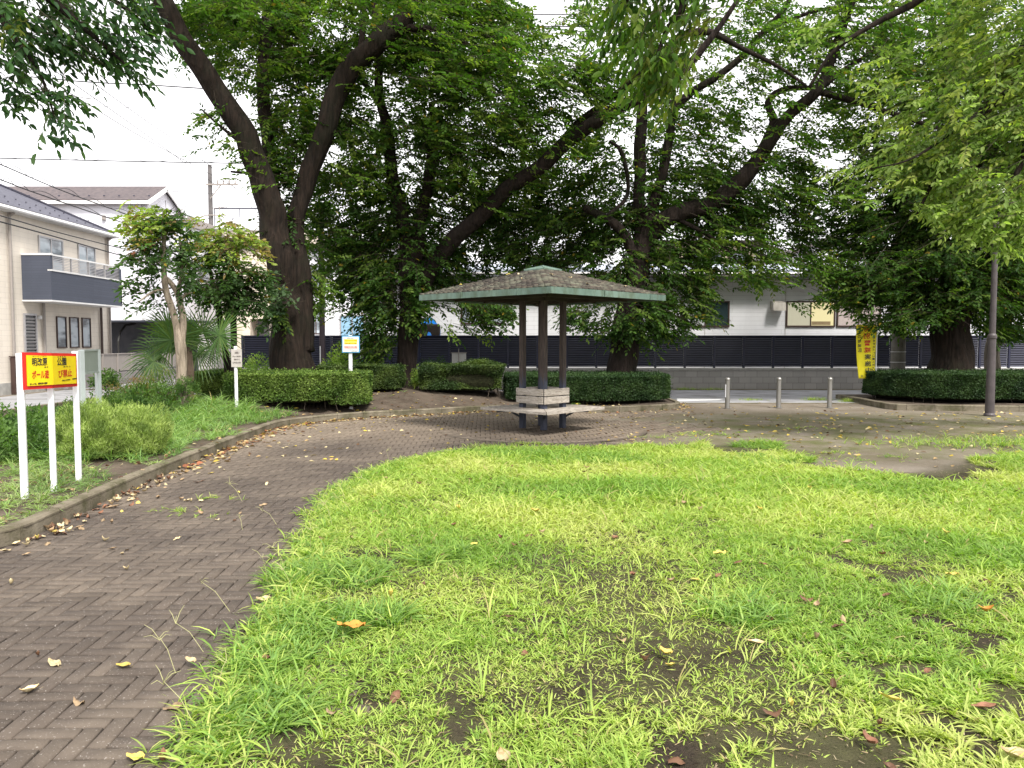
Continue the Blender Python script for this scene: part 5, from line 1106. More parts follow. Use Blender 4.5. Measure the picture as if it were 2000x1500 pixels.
# --- the two small garden trees at the left
def gtree(label, u0, v0, Y, limbs, blobs, cols, bk, group=None, **kw):
    x = at(u0, v0, Y).x; b = (x, Y, bz(x, Y)-.05)
    return tree('camellia_tree', label, 'tree', b, limbs, blobs, cols, bk, group, n=10, **kw)
CAM = [(.055, .11, .032), (.085, .15, .05), (.038, .078, .025)]; CAY = [(.24, .32, .06), (.33, .40, .10), (.17, .25, .055), (.27, .20, .08)]
Ys = 14.6
_, n_ = gtree('small forked tree with smooth pale stems and glossy dark leaves left of the palm', 355, 778, Ys,
 [[(357, 800, 27, 0), (356, 770, 23, 0), (355, 735, 21, 0), (354, 700, 22, 0), (352, 670, 22, 0), (345, 640, 14, 0), (336, 605, 14, 0), (326, 570, 13, 0), (321, 530, 11, 0), (320, 480, 9, 0), (322, 430, 7, 0)],
  [(354, 675, 16, 0), (357, 630, 14, .05), (352, 595, 13, .05), (346, 570, 12, .05), (330, 548, 10, .1), (318, 540, 8, .1)], [(347, 575, 8, .05), (353, 545, 8, .1), (355, 510, 6, .1), (352, 470, 5, .1)], [(352, 590, 6, .05), (362, 575, 6, .1), (375, 572, 4, .1)], [(326, 565, 5, 0), (300, 570, 5, -.2), (270, 590, 2, -.4)]],
 [(290, 445, 46, 42, Ys, .5, 1.7, 1), (300, 500, 66, 40, Ys, .6, 2.2, 0), (330, 460, 42, 50, Ys, .5, 1.8, 0), (275, 545, 42, 30, Ys, .4, 1.4, 0), (255, 600, 38, 12, Ys-.2, .3, .8, 0), (360, 520, 36, 46, Ys+.2, .4, 1.6, 0), (250, 410, 10, 22, Ys, .2, .9, 1), (328, 585, 36, 26, Ys, .4, .5, 0), (325, 425, 18, 26, Ys, .2, 1.0, 1), (305, 480, 30, 14, Ys-.5, .2, .5, 2)],
 [CAM, CAY, [(.22, .09, .05), (.16, .12, .04)]], M_barkC, 'small camellia like trees in the left bed', k=9, L=.095, W=.056, gap=.42, gs=2.2, droop=.05, tilt=.6); tot += n_
Ys = 16.2
_, n_ = gtree('bushier small tree with yellow green top leaves left of the massive double trunk', 452, 740, Ys,
 [[(455, 775, 16, 0), (455, 730, 14, 0), (456, 680, 13, 0), (457, 640, 13, 0), (456, 600, 12, 0), (452, 550, 9, 0), (450, 500, 6, 0)], [(443, 740, 14, .3), (441, 700, 14, .3), (435, 650, 12, .3), (426, 600, 12, .3), (415, 550, 8, .3), (405, 500, 5, .3)], [(457, 620, 8, 0), (475, 580, 7, -.1), (490, 540, 5, -.2)]],
 [(400, 480, 44, 38, Ys, .5, 1.7, 1), (450, 470, 46, 36, Ys, .5, 1.8, 1), (480, 500, 42, 40, Ys, .5, 1.9, 1), (420, 530, 62, 40, Ys, .6, 2.2, 0), (450, 575, 60, 36, Ys, .6, 2.4, 0), (495, 560, 34, 46, Ys-.2, .4, 1.8, 0), (470, 602, 44, 16, Ys, .4, 1.3, 0), (400, 570, 34, 24, Ys, .4, 1.2, 0), (382, 440, 12, 18, Ys, .2, 1, 1), (436, 434, 10, 14, Ys, .2, 1, 1)],
 [CAM, CAY], M_barkA, 'small camellia like trees in the left bed', k=9, L=.10, W=.055, gap=.40, gs=2.0, droop=.08, tilt=.6); tot += n_

# --- fan palm
def fan(mb_list, hub, axis, normal, R_, nseg=34, arc=R(290), droop=.25):
    hub, axis, normal = Vector(hub), Vector(axis).normalized(), Vector(normal); side = axis.cross(normal).normalized(); normal = side.cross(axis)
    for i in range(nseg):
        a = (i/(nseg-1)-.5)*arc; d = axis*math.cos(a)+side*math.sin(a); L = R_*(1-.18*abs(a)/(arc/2))*random.uniform(.93, 1.05)
        mb_list.append((hub, d+normal*random.gauss(0, .04), normal+side*random.gauss(0, .35), L, droop))
pc = at(365, 706, 15.6); palm = thing('fan_palm', 'fan palm with long fingered fronds behind the pale forked tree', 'palm', (pc.x, pc.y, bz(pc.x, pc.y)))
mb = MB(); mb.tube([(pc.x, pc.y, bz(pc.x, pc.y)-.1), (pc.x+.02, pc.y, 1.0), (pc.x, pc.y, 1.5)], [.11, .12, .09], 10, wob=.3); mb.build('trunk', mottled('palm_fibre', (.05, .035, .025), (.14, .10, .07), 9, .95, .6, 30, 0.0, (1, 1, .4)), palm)
segs = []; stalks = MB()
for (u, v, dy, dirx, dirz, R_, tilt, dr) in ((335, 664, -.3, -.5, .8, .62, .5, .1), (312, 690, -.2, -.95, .2, .62, .3, .35), (300, 706, -.4, -.9, -.3, .55, .3, .5), (396, 648, -.1, .3, .9, .58, .4, .1), (428, 655, -.3, .9, .35, .60, .5, .2), (418, 672, .3, .6, -.1, .55, .4, .4),
                                          (352, 660, .4, -.1, 1, .55, .5, .1), (385, 690, .4, .3, -.5, .5, .5, .5), (330, 640, .5, -.5, .8, .5, .4, .1), (370, 660, .6, .1, 1, .6, .4, .1)):
    R_ *= 1.12; h = at(u, v, 15.6+dy); fan(segs, h, (dirx, -.25, dirz), (0.2*dirx, -1, tilt), R_, droop=dr)
    stalks.tube([(pc.x, pc.y, 1.35), Vector((pc.x, pc.y, 1.4)).lerp(h, .5)+Vector((0, 0, .10)), h], [.016, .012, .010], 6)
stalks.build('leaf_stalks', plain('palm_stalk', (.07, .13, .03), .5), palm)
n = len(segs); V = np.zeros((n, 11, 3))
for i, (h, d, nn, L, dr) in enumerate(segs):
    s = d.cross(nn).normalized()
    for j, (t, w) in enumerate(((0, .004), (.35, .013), (.6, .013), (.85, .007), (1, .001))):
        c = h+d*L*t+Vector((0, 0, -1))*dr*L*t**3*.8
        V[i, j*2] = c-s*w; V[i, j*2+1] = c+s*w
    V[i, 10] = h
np_mesh('fronds', V.reshape(-1, 3), [(0, 1, 3, 2), (2, 3, 5, 4), (4, 5, 7, 6), (6, 7, 9, 8)], 11, n, pal(n, [(.045, .10, .02), (.06, .13, .025), (.09, .15, .03)], var=.15), leafmat('palm_leaf', .3, .4, .5), palm)

# ================================================================ HEDGES
def hedge(label, poly, z1, cols, L=.044, dens=3.4, z0=None, wobble=.03, ragged=0.0, stems=True, name='hedge', rnd=.12):
    """clipped hedge on a plan outline: leafy skin over a twiggy core"""
    P, per = resample(list(poly)+[poly[0]], 90); P = P[:-1]; cx, cy = P.mean(0); z0 = bz(cx, cy) if z0 is None else z0
    t = thing(name, label, 'hedge', (cx, cy, z0), 'clipped hedges of the park beds'); n = len(P)
    tang = np.roll(P, -1, 0)-np.roll(P, 1, 0); tang = tang/np.linalg.norm(tang, axis=1, keepdims=True); out = np.stack([tang[:, 1], -tang[:, 0]], 1)
    if np.mean(np.sum(out*(P-P.mean(0)), 1)) < 0: out = -out
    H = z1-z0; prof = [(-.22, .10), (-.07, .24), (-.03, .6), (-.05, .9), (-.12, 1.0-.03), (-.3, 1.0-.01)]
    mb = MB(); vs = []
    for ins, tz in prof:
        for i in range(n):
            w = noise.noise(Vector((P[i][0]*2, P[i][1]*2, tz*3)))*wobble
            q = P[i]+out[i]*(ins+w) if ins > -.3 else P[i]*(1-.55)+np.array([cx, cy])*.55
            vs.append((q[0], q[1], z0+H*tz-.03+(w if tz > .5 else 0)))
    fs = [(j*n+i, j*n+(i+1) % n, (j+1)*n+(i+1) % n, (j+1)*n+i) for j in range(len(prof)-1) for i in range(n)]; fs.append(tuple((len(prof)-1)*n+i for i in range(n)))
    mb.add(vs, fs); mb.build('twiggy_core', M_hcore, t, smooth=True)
    # leaf skin : sides
    ns = int(per*H*dens/(L*L*.55*.5)); i = rng.integers(0, n, ns); f = rng.random(ns); tz = rng.random(ns)**.85
    A = P[i]*(1-f)[:, None]+P[(i+1) % n]*f[:, None]; O = out[i]*(1-f)[:, None]+out[(i+1) % n]*f[:, None]
    tz = .12+.88*tz; dep = rng.exponential(.022, ns)-.012; rr = -np.clip((tz-(1-rnd/H)), 0, 1)**2*rnd*8*H*H*.3 - np.clip(.15-tz, 0, 1)*.4*rng.random(ns)
    w = nz(np.concatenate([A*2.4, tz[:, None]*2], 1))*wobble*1.3
    if ragged: w += nz(np.concatenate([A*1.1, tz[:, None]*2], 1), 1, 7)*ragged
    off = -dep+rr+w; S1 = np.stack([A[:, 0]+O[:, 0]*off, A[:, 1]+O[:, 1]*off, z0+H*tz], 1)
    N1 = np.stack([O[:, 0], O[:, 1], np.full(ns, .55)], 1)
    # top
    bb0, bb1 = P.min(0), P.max(0); nt = int((bb1-bb0).prod()*dens*1.1/(L*L*.55*.5)); T_ = rng.uniform(bb0, bb1, (nt, 2)); T_ = T_[inpoly(T_[:, 0], T_[:, 1], [tuple(p) for p in P])]
    de = np.min(np.hypot(T_[:, None, 0]-P[None, ::2, 0], T_[:, None, 1]-P[None, ::2, 1]), 1)
    zt = z1-.06*np.exp(-de/.06)+nz(T_*2.2)*wobble+(nz(T_*1.2, 1, 3)*ragged if ragged else 0)-rng.exponential(.015, len(T_))
    S2 = np.stack([T_[:, 0], T_[:, 1], zt], 1); N2 = np.tile([0, 0, 1.], (len(T_), 1))
    sp_ = rng.random(len(S2)) < .035; S2[sp_, 2] += rng.uniform(.01, .07, int(sp_.sum())); sq = rng.random(len(S1)) < .03; S1[sq, :2] += N1[sq, :2]*rng.uniform(.01, .06, (int(sq.sum()), 1))
    S = np.concatenate([S1, S2]); N = np.concatenate([N1, N2])+rng.normal(0, .6, (len(S1)+len(S2), 3))
    D = rng.normal(0, 1, S.shape); D[:, 2] = np.abs(D[:, 2])*.8; m = len(S)
    cl = ramp_np(nz(S, 3.0), cols); C = cl*(1+rng.normal(0, .30, (m, 1)))
    leaves('foliage', S, D, N, L*rng.uniform(.7, 1.25, m), L*.55, np.clip(C, .003, 1), M_leaf_hedge, t)
    if stems:
        for k in range(int(per/.45)):
            mb = MB()
            j = random.randrange(n); q = P[j]-out[j]*random.uniform(.06, .15); a = Vector((q[0], q[1], z0-.1)); b = a+Vector((random.gauss(0, .05), random.gauss(0, .05), .38))
            mb.tube([a, a.lerp(b, .5)+Vector((random.gauss(0, .02), 0, 0)), b], [.010, .008, .006], 5)
            mb.build('stem', M_twig, t)
    return t, m
def ramp_np(v, cols):
    cols = np.array(cols, float); x = np.clip((v+.45)/.9, 0, .999)*(len(cols)-1); i = x.astype(int); f = (x-i)[:, None]
    return cols[i]*(1-f)+cols[np.minimum(i+1, len(cols)-1)]*f
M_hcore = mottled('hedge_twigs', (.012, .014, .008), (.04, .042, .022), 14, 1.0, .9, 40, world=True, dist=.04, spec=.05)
HY = [(.05, .10, .018), (.10, .165, .030), (.155, .225, .048)]; HD = [(.018, .042, .014), (.032, .066, .02), (.05, .09, .028)]; HM = [(.03, .058, .015), (.055, .09, .022), (.08, .12, .026)]
def rect(x0, y0, x1, y1, r=.18, rot=0.0):
    pts = []
    for cx, cy, a0 in ((x1-r, y0+r, -90), (x1-r, y1-r, 0), (x0+r, y1-r, 90), (x0+r, y0+r, 180)):
        for k in range(4): a = R(a0+k*30); pts.append((cx+r*math.cos(a), cy+r*math.sin(a)))
    if rot:
        mx, my = (x0+x1)/2, (y0+y1)/2; c, s = math.cos(rot), math.sin(rot); pts = [(mx+(x-mx)*c-(y-my)*s, my+(x-mx)*s+(y-my)*c) for x, y in pts]
    return pts
def ux(u, Y): return at(u, 700, Y).x
nh = 0
Yf = 15.5
for lab, poly, z1, cols, kw in (
  ('olive clipped box hedge in front of the massive double trunk, behind the small grey notice', rect(ux(428, Yf), Yf, ux(637, Yf), Yf+1.6, .25), zat(731, Yf), HY, {}),
  ('small clipped box hedge with the blue framed sign standing in it', rect(ux(640, Yf+.3), Yf+.35, ux(708, Yf+.3), Yf+1.5, .2), zat(729, Yf+.3)-.0, HY, {}),
  ('olive hedge block behind and left of the small grey notice, beside the palm', rect(ux(376, 17), 16.9, ux(440, 17), 18.2, .2), zat(727, 17), HY, {}),
  ('dark hedge between the massive trunk and the second tree', rect(ux(618, 18.7), 18.6, ux(782, 18.7), 19.6, .25), zat(716, 18.7), HM, dict(ragged=.10)),
  ('loose olive hedge between the second tree and the shelter', rect(ux(822, 18.6), 18.6, ux(978, 18.6), 19.8, .3), zat(713, 18.6), HM, dict(ragged=.20)),
  ('long dark glossy hedge behind the shelter with a thick tree trunk in it', [(ux(992, 18.3)+.0, 18.5), (1.2, 18.0), (2.2, 18.0), (3.0, 18.15), (3.55, 18.4), (3.85, 18.8), (3.9, 19.5), (3.8, 20.3), (3.3, 20.7), (1.5, 20.7), (.2, 20.7), (ux(985, 19.6), 20.2)], zat(735, 18.3), HD, {}),
  ('dark glossy clipped hedge round the broad tree at the right edge', [(9.3, 20.3), (9.25, 19.9), (9.5, 19.3), (10.1, 18.6), (10.9, 18.2), (13, 18.05), (17, 18.0), (17.6, 19), (17.5, 20.8), (12, 21.0), (9.8, 20.9)], .80, HD, {})):
    t, m = hedge(lab, poly, z1, cols, **kw); nh += m
print('LEAVES', tot, 'HEDGE', nh)
# ================================================================ SHRUBS AND LOW PLANTING
def shrub(name, label, cat, base, R3, n, cols, L, W, tmpl=T_DIAMOND, mat=None, up=.3, group=None, stems=6, hollow=.5, lumps=.35, tilt=.8, outd=.7):
    bx0, by0, bz0 = base; t = thing(name, label, cat, base, group)
    a = rng.normal(0, 1, (n, 3)); a[:, 2] = np.abs(a[:, 2])*1.0-.25; a = nrm(a); r = hollow+(1-hollow)*rng.random(n)**.6
    w = 1+nz(a*1.9, 1, bx0)*lumps; S = a*r[:, None]*w[:, None]*np.array(R3)[None]; S[:, 2] = S[:, 2]+R3[2]*.28; keep = S[:, 2] > -.02; S = S[keep]; a = a[keep]; r = r[keep]; n = len(S)
    S = S+np.array([bx0, by0, bz0]); D = a*outd+rng.normal(0, .6, (n, 3)); D[:, 2] += up; N = a+rng.normal(0, tilt, (n, 3)); N[:, 2] += .4
    C = ramp_np(nz(S, 2.5/max(R3)), cols)*(1+rng.normal(0, .2, (n, 1)))
    leaves('foliage', S, D, N, L*rng.uniform(.6, 1.3, n), W, np.clip(C, .003, 1), mat or M_leaf, t, tmpl)
    for k in range(stems):
        mb = MB()
        an = random.uniform(0, 6.28); e = Vector((bx0+math.cos(an)*R3[0]*.7, by0+math.sin(an)*R3[1]*.7, bz0+R3[2]*random.uniform(.6, 1.1)))
        mb.tube([(bx0+math.cos(an)*.05, by0+math.sin(an)*.05, bz0-.05), Vector((bx0, by0, bz0)).lerp(e, .5)+Vector((0, 0, .05)), e], [.013, .009, .004], 5)
        mb.build('stem', M_twig, t)
    return t
GL = [(.05, .10, .03), (.10, .18, .05), (.16, .25, .08)]
YG = [(.15, .22, .055), (.28, .37, .10), (.40, .49, .16)]
p = gp(215, 880, .12); Yk = 9.9
x = at(222, 850, Yk).x
shrub('feathery_shrub', 'soft feathery yellow green shrub behind the yellow sign', 'shrub', (x-.25, Yk, .12), (.48, .5, .52), 30000, YG, .045, .007, T_STRIP, M_grass, up=.9, hollow=.35, lumps=.5, outd=.6)
shrub('feathery_shrub', 'smaller feathery yellow green shrub merging with the right side of the bigger one', 'shrub', (x+.22, Yk+.15, .12), (.42, .45, .48), 22000, YG, .045, .007, T_STRIP, M_grass, up=.9, hollow=.35, lumps=.5, outd=.6)
for i, (lab, u, v, Y, R3, n, cols, L, W) in enumerate((
  ('glossy leaved shrub at the far left edge left of the first sign post', 0, 850, 9.6, (.62, .6, .45), 3400, GL, .075, .035),
  ('low glossy leaved shrub seen between the yellow sign posts', 75, 830, 11.2, (.6, .6, .36), 3000, GL, .07, .035),
  ('leafy shrub between the sign posts and the notice board', 135, 800, 12.6, (.62, .6, .34), 2600, GL, .07, .034),
  ('pale leafy shrub behind the feathery shrub at the road edge', 215, 780, 13.6, (.8, .6, .42), 3400, GL, .065, .032),
  ('leafy shrub left of the pale forked tree foot', 285, 785, 14.2, (.7, .6, .40), 3400, GL, .065, .03),
  ('reddish tinged shrub with fine leaves below the palm', 265, 745, 15.0, (.62, .6, .50), 4500, [(.10, .15, .03), (.22, .17, .07), (.30, .14, .09)], .045, .014),
  ('green and rusty fine leaved shrub beside the pale forked tree trunk', 312, 740, 14.8, (.6, .6, .55), 4600, [(.08, .14, .03), (.15, .21, .045), (.24, .18, .06)], .045, .014),
  ('ferny clump growing round the pale forked tree trunk', 362, 722, 14.45, (.24, .22, .22), 1300, GL, .05, .012),
  ('dark rounded shrub under the palm fronds right of the forked tree', 420, 705, 17.2, (.38, .35, .34), 2600, HD, .045, .024),
  ('bright leafy shrub left of the massive double trunk', 500, 705, 20.2, (.62, .5, .62), 3000, [(.12, .2, .05), (.20, .30, .08), (.30, .38, .12)], .07, .035),
  ('bright vine like shrub against the fence right of the steel pole', 665, 690, 21.0, (.42, .4, .80), 2600, [(.10, .19, .04), (.18, .28, .06), (.26, .34, .08)], .08, .04),
  ('bright green shrub between the blue framed sign and the second tree', 735, 700, 21.0, (.5, .4, .5), 2200, [(.07, .13, .03), (.13, .21, .05), (.2, .27, .06)], .07, .035),
  ('dark fern leaved shrub poking above the loose hedge', 850, 705, 19.9, (.48, .4, .60), 4200, HD, .05, .02),
  ('yellow green shrub just right of the second tree trunk', 822, 725, 19.6, (.28, .3, .42), 1800, [(.09, .16, .03), (.16, .24, .05), (.24, .30, .06)], .05, .025),
  ('leafy potted shrub against the beige house garden wall', 207, 735, 25.4, (.45, .4, .52), 1500, GL, .09, .045),
  ('small brownish rounded shrub at the foot of the beige house', 10, 748, 23.6, (.22, .2, .25), 800, [(.10, .09, .03), (.15, .12, .05)], .05, .025),
  ('pale green tree like shrub far behind the second small tree', 480, 660, 27.0, (.6, .6, 1.0), 2200, [(.12, .18, .06), (.2, .26, .1)], .09, .04),
  )):
    x = at(u, v, Y).x; zb = bz(x, Y) if (x > ROAD_X and Y < 21.2) else 0.0
    if lab.startswith('ferny'): zb = .62
    shrub('shrub', lab, 'shrub', (x, Y, zb), R3, n, cols, L, W, up=.2, hollow=.3, lumps=.5)

# ================================================================ GRASS
GB = [(.19, .32, .055), (.26, .39, .07), (.325, .44, .085), (.385, .48, .11), (.45, .50, .15)]
GDK = [(.15, .27, .06), (.20, .33, .075), (.26, .38, .08)]
def grass(name, kind_label, x0, x1, y0, y1, dens, test, cols, Lr, Wr, per, lean=(.25, 1.05), hfun=None, droop=.8, zf=None, clump=1.0):
    n = int((x1-x0)*(y1-y0)*dens); X = rng.uniform(x0, x1, n); Y = rng.uniform(y0, y1, n)
    m = test(X, Y); X, Y = X[m], Y[m]; n = len(X)
    z = zf(X, Y) if zf else np.zeros(n); h = hfun(X, Y) if hfun else np.ones(n)
    hs = h*rng.uniform(.65, 1.3, n)
    az = rng.uniform(0, 2*math.pi, (n, per)); ln = rng.uniform(lean[0], lean[1], (n, per))
    r = rng.uniform(0, .02, (n, per)); P = np.stack([X[:, None]+r*np.cos(az), Y[:, None]+r*np.sin(az), np.broadcast_to(z[:, None], (n, per))], 2).reshape(-1, 3)
    L = (rng.uniform(*Lr, (n, per))*hs[:, None]).ravel(); W = rng.uniform(*Wr, (n, per)).ravel()*np.repeat(np.clip(hs, .8, 1.4), per)
    tone = nz(np.stack([X, Y], 1), .8); C = ramp_np(tone+rng.normal(0, .22, n), cols); C = np.repeat(C, per, 0)*(1+rng.normal(0, .13, (n*per, 1)))
    dry = rng.random(n*per) < .03; C[dry] = np.array([.42, .36, .16])
    return P, az.ravel(), ln.ravel(), L, W, np.clip(C, .01, 1), np.full(n*per, droop)
def merge(name, parts, mat=None):
    Q = [np.concatenate([p[i] for p in parts]) for i in range(7)]
    o = blades(name, *Q[:6], mat or M_grass, Q[6]); setp(o, kind='stuff'); return len(Q[0])
def cover(X, Y):       # how thickly the lawn grows here
    P2 = np.stack([X, Y], 1); a = .55*nz(P2, .9, 3)+.6*nz(P2, 2.6, 8)+.65*nz(P2, 6.5, 1)
    bare = ss(2.8, 5.5, Y)*.42 + .10 - .12*ss(.0, 2.5, X)*(1-ss(3.5, 6, Y)) - .30*ss(8.2, 10.5, Y)*ss(2.0, 4.0, X)
    edge = .25*(1-ss(.0, .9, np.abs(X-(-1.5+.12*(Y-3)))))
    return a+bare+edge+.35*(1-ss(-.3, .9, X))*(1-ss(5, 7, Y))
def lawn_test(lo, hi):
    def f(X, Y):
        q_ = ss(6, 9, Y)*ss(.5, 3, X); P2 = np.stack([X, Y], 1); m = inpoly(X+q_*nz(P2, 1.3, 31)*.8, Y+q_*(nz(P2, .9, 17)*1.3+nz(P2, 3.5, 9)*.5), LAWN_IN); c = cover(X, Y); return m & (rng.random(len(X)) < ss(lo, hi, c))
    return f
LAWN_IN = LAWN
near_h = lambda X, Y: .75+.45*ss(-.2, .5, nz(np.stack([X, Y], 1), .7, 11))+.35*ss(5, 8, Y)
parts = []
parts.append(grass('g', '', -2.3, 3.6, 1.6, 4.2, 1500, lawn_test(-.22, .12), GB, (.03, .08), (.005, .0095), 7, (.15, .95), near_h))
parts.append(grass('g', '', -2.2, 5.6, 4.2, 7.2, 1150, lawn_test(-.30, .05), GB, (.04, .09), (.005, .0095), 6, (.15, .95), near_h))
parts.append(grass('g', '', -2.4, 9.5, 7.2, 12.2, 600, lawn_test(-.30, .02), GB, (.045, .11), (.006, .010), 6, (.2, .8), near_h))
parts.append(grass('g', '', 3.6, 9.5, 1.6, 7.2, 90, lawn_test(-.3, .1), GB, (.05, .12), (.007, .012), 6, (.3, 1.0), near_h))
# small low seedlings in the thin spots
parts.append(grass('g', '', -2.2, 4.8, 1.8, 6.5, 300, lambda X, Y: inpoly(X, Y, LAWN_IN), GB, (.012, .038), (.003, .006), 5, (.2, .9)))
# stems with side blades standing taller
parts.append(grass('g', '', -2.3, 6.5, 2.0, 10.5, 26, lawn_test(-.1, .2), GB, (.10, .19), (.005, .009), 6, (.1, .8), None, .9))
# lush darker tufts
for (u, v, r, n) in ((620, 1225, .28, 170), (575, 1130, .2, 80), (760, 1215, .12, 80), (1480, 905, .5, 120), (1440, 1200, .25, 70), (1480, 1215, .2, 60), (830, 1100, .12, 40), (880, 1085, .12, 40), (520, 1400, .2, 70), (1850, 1180, .25, 60),  (1180, 900, .5, 160), (1480, 873, .4, 120), (1000, 890, .5, 160), (680, 1130, .3, 140), (530, 1290, .2, 80)):
    c = gp(u, v); a = rng.uniform(0, 6.28, n); rr = r*np.sqrt(rng.random(n)); X = c.x+rr*np.cos(a); Y = c.y+rr*np.sin(a)
    per = 6; az = rng.uniform(0, 6.28, n*per); P = np.repeat(np.stack([X, Y, np.zeros(n)], 1), per, 0)
    parts.append((P, az, rng.uniform(.15, .9, n*per), rng.uniform(.08, .18, n*per), rng.uniform(.006, .011, n*per), np.clip(pal(n*per, GDK+GB[:1], var=.15), .01, 1), np.full(n*per, .9)))
# fringe along the path edge, leaning over it
e = [p for p in LAWN_PX[1:12]]; E = np.array([gp(u, v)[:2] for u, v in e]); Ef, el = resample(E, 500)
n = 2300; i = rng.integers(0, 500, n); X = Ef[i, 0]+rng.normal(-.02, .09, n); Y = Ef[i, 1]+rng.normal(0, .07, n); per = 6
P = np.repeat(np.stack([X, Y, np.zeros(n)], 1), per, 0); az = rng.uniform(0, 6.28, n*per)
parts.append((P, az, rng.uniform(.2, 1.15, n*per), rng.uniform(.05, .15, n*per), rng.uniform(.005, .010, n*per), np.clip(pal(n*per, GB+GDK[:1], var=.15), .01, 1), np.full(n*per, .85)))
ng = merge('lawn_grass', parts)
# sparse moss and tufts on the worn right part and around
parts = []
wt = lambda X, Y: (~inpoly(X, Y, LAWN)) & (rng.random(len(X)) < ss(.05, .45, nz(np.stack([X, Y], 1), .9, 21)+.45*nz(np.stack([X, Y], 1), 2.7, 2)+.25*ss(6.5, 10, X)*(1-ss(12.6, 13.6, Y))))
parts.append(grass('w', '', 2.6, 12, 9.6, 14.2, 60, wt, GB+GDK, (.03, .10), (.005, .009), 5, (.3, 1.0)))
c = gp(1930, 868); n = 420; X = rng.normal(c.x+.4, 1.1, n); Y = rng.normal(c.y, .35, n); per = 6
parts.append((np.repeat(np.stack([X, Y, np.zeros(n)], 1), per, 0), rng.uniform(0, 6.28, n*per), rng.uniform(.1, .8, n*per), rng.uniform(.06, .17, n*per), rng.uniform(.005, .009, n*per), np.clip(pal(n*per, GB+GDK, var=.15), .01, 1), np.full(n*per, .8)))
for (u, v, n, h) in ((960, 874, 40, .12), (1340, 762, 60, .16), (1390, 762, 50, .14), (1470, 782, 40, .1), (1590, 782, 60, .14), (1665, 785, 60, .16), (1040, 868, 30, .1), (345, 999, 14, .07), (424, 975, 12, .08), (400, 1008, 8, .05), (1275, 855, 20, .08), (1620, 885, 30, .06)):
    c = gp(u, v); X = rng.normal(c.x, .18, n); Y = rng.normal(c.y, .05, n); per = 5
    parts.append((np.repeat(np.stack([X, Y, np.zeros(n)], 1), per, 0), rng.uniform(0, 6.28, n*per), rng.uniform(.1, 1, n*per), rng.uniform(.5*h, 1.2*h, n*per), rng.uniform(.004, .008, n*per), np.clip(pal(n*per, GB, var=.15), .01, 1), np.full(n*per, .8)))
ng += merge('path_weeds', parts)
# left bed
def bt(dens_lo, zone):
    def f(X, Y):
        d = dk(X, Y); m = inpoly(X, Y, BEDL) & (d > .10); return m & zone(X, Y, d) & (rng.random(len(X)) < ss(dens_lo, dens_lo+.35, nz(np.stack([X, Y], 1), 1.4, 5)+.4*nz(np.stack([X, Y], 1), 4, 3)))
    return f
WG = [(.20, .31, .09), (.28, .39, .12), (.34, .41, .18), (.15, .25, .07)]
parts = [grass('b', '', -7.2, -3.9, 4.6, 9.4, 230, bt(-.38, lambda X, Y, d: d < 3), WG, (.04, .11), (.004, .008), 6, (.3, 1.15), None, .9, bedz)]
parts.append(grass('b', '', -7.4, -3.9, 4.6, 9.6, 40, bt(-.2, lambda X, Y, d: d > .35), WG, (.12, .24), (.005, .009), 6, (.1, .8), None, .9, bedz))
lush = lambda X, Y, d: (d > .28+.12*np.sin(Y*3)) & (d < 2.6) & (Y < 15.2)
parts.append(grass('b', '', -7.0, -3.9, 9.4, 15.3, 210, bt(-.5, lush), [(.14, .26, .07), (.22, .36, .10), (.29, .43, .13), (.18, .31, .13)], (.12, .30), (.006, .012), 6, (.1, .75), lambda X, Y: .7+.5*ss(.3, 1.3, dk(X, Y)), .95, bedz))
parts.append(grass('b', '', -8.2, -6, 5, 20, 60, bt(-.6, lambda X, Y, d: d > 1), [(.09, .17, .05), (.13, .22, .06)], (.08, .2), (.007, .012), 6, (.1, .8), None, .9, bedz))
parts.append(grass('b', '', -4, 2.5, 14.5, 18.5, 12, bt(.15, lambda X, Y, d: d > .1), GDK, (.03, .08), (.005, .008), 6, (.3, 1.0), None, .8, bedz))
ng += merge('bed_weeds', parts)
print('BLADES', ng)
# crabgrass seed heads: a few countable stalks at the lawn edge
M_seed = mottled('seed_stalk', (.30, .30, .13), (.42, .40, .2), 9, .7, 0)
heads = [(870, 0, 868, 190, 0), ]
sd = [(438, 955), (432, 1010), (500, 1000), (560, 1055), (508, 1085), (330, 1250), (270, 1290), (655, 985), (700, 930), (520, 1150), (610, 1010), (390, 1170), (350, 1320), (640, 960), (700, 905), (760, 880), (1365, 935), (1380, 920), (1340, 930), (585, 985), (470, 1120), (300, 1400)]
seed0 = None
for i, (u, v) in enumerate(sd):
    v = min(max(v+25, 905), 1440); c = gp(u, v); c.x += .18*(1 if v > 950 else 0)
    H = random.uniform(.10, .22); lean = Vector((random.uniform(-.22, .05), random.uniform(-.08, .08), 0))
    o = thing('grass_seed_head', 'thin seed stalk of crabgrass with finger like spikes at the lawn edge', 'grass stalk', c, 'crabgrass seed stalks along the lawn edge')
    top_ = c+Vector((lean.x, lean.y, H)); mb = MB(); mb.tube([c, c.lerp(top_, .5)+Vector((0, 0, .03)), top_], [.0017, .0014, .0011], 4, cap=False)
    for k in range(random.randint(3, 6)):
        a = random.uniform(0, 6.28); e_ = top_+Vector((math.cos(a)*.09, math.sin(a)*.09, random.uniform(-.01, .06)))*random.uniform(.7, 1.2) - top_*0 if False else top_+Vector((math.cos(a)*.06, math.sin(a)*.06, random.uniform(-.01, .06)))*random.uniform(.7, 1.3)
        mb.tube([top_-Vector((0, 0, random.uniform(0, .015))), top_.lerp(e_, .5)+Vector((0, 0, .01)), e_], [.0014, .0014, .0008], 4, cap=False)
    mb.build('stalk', M_seed, o)

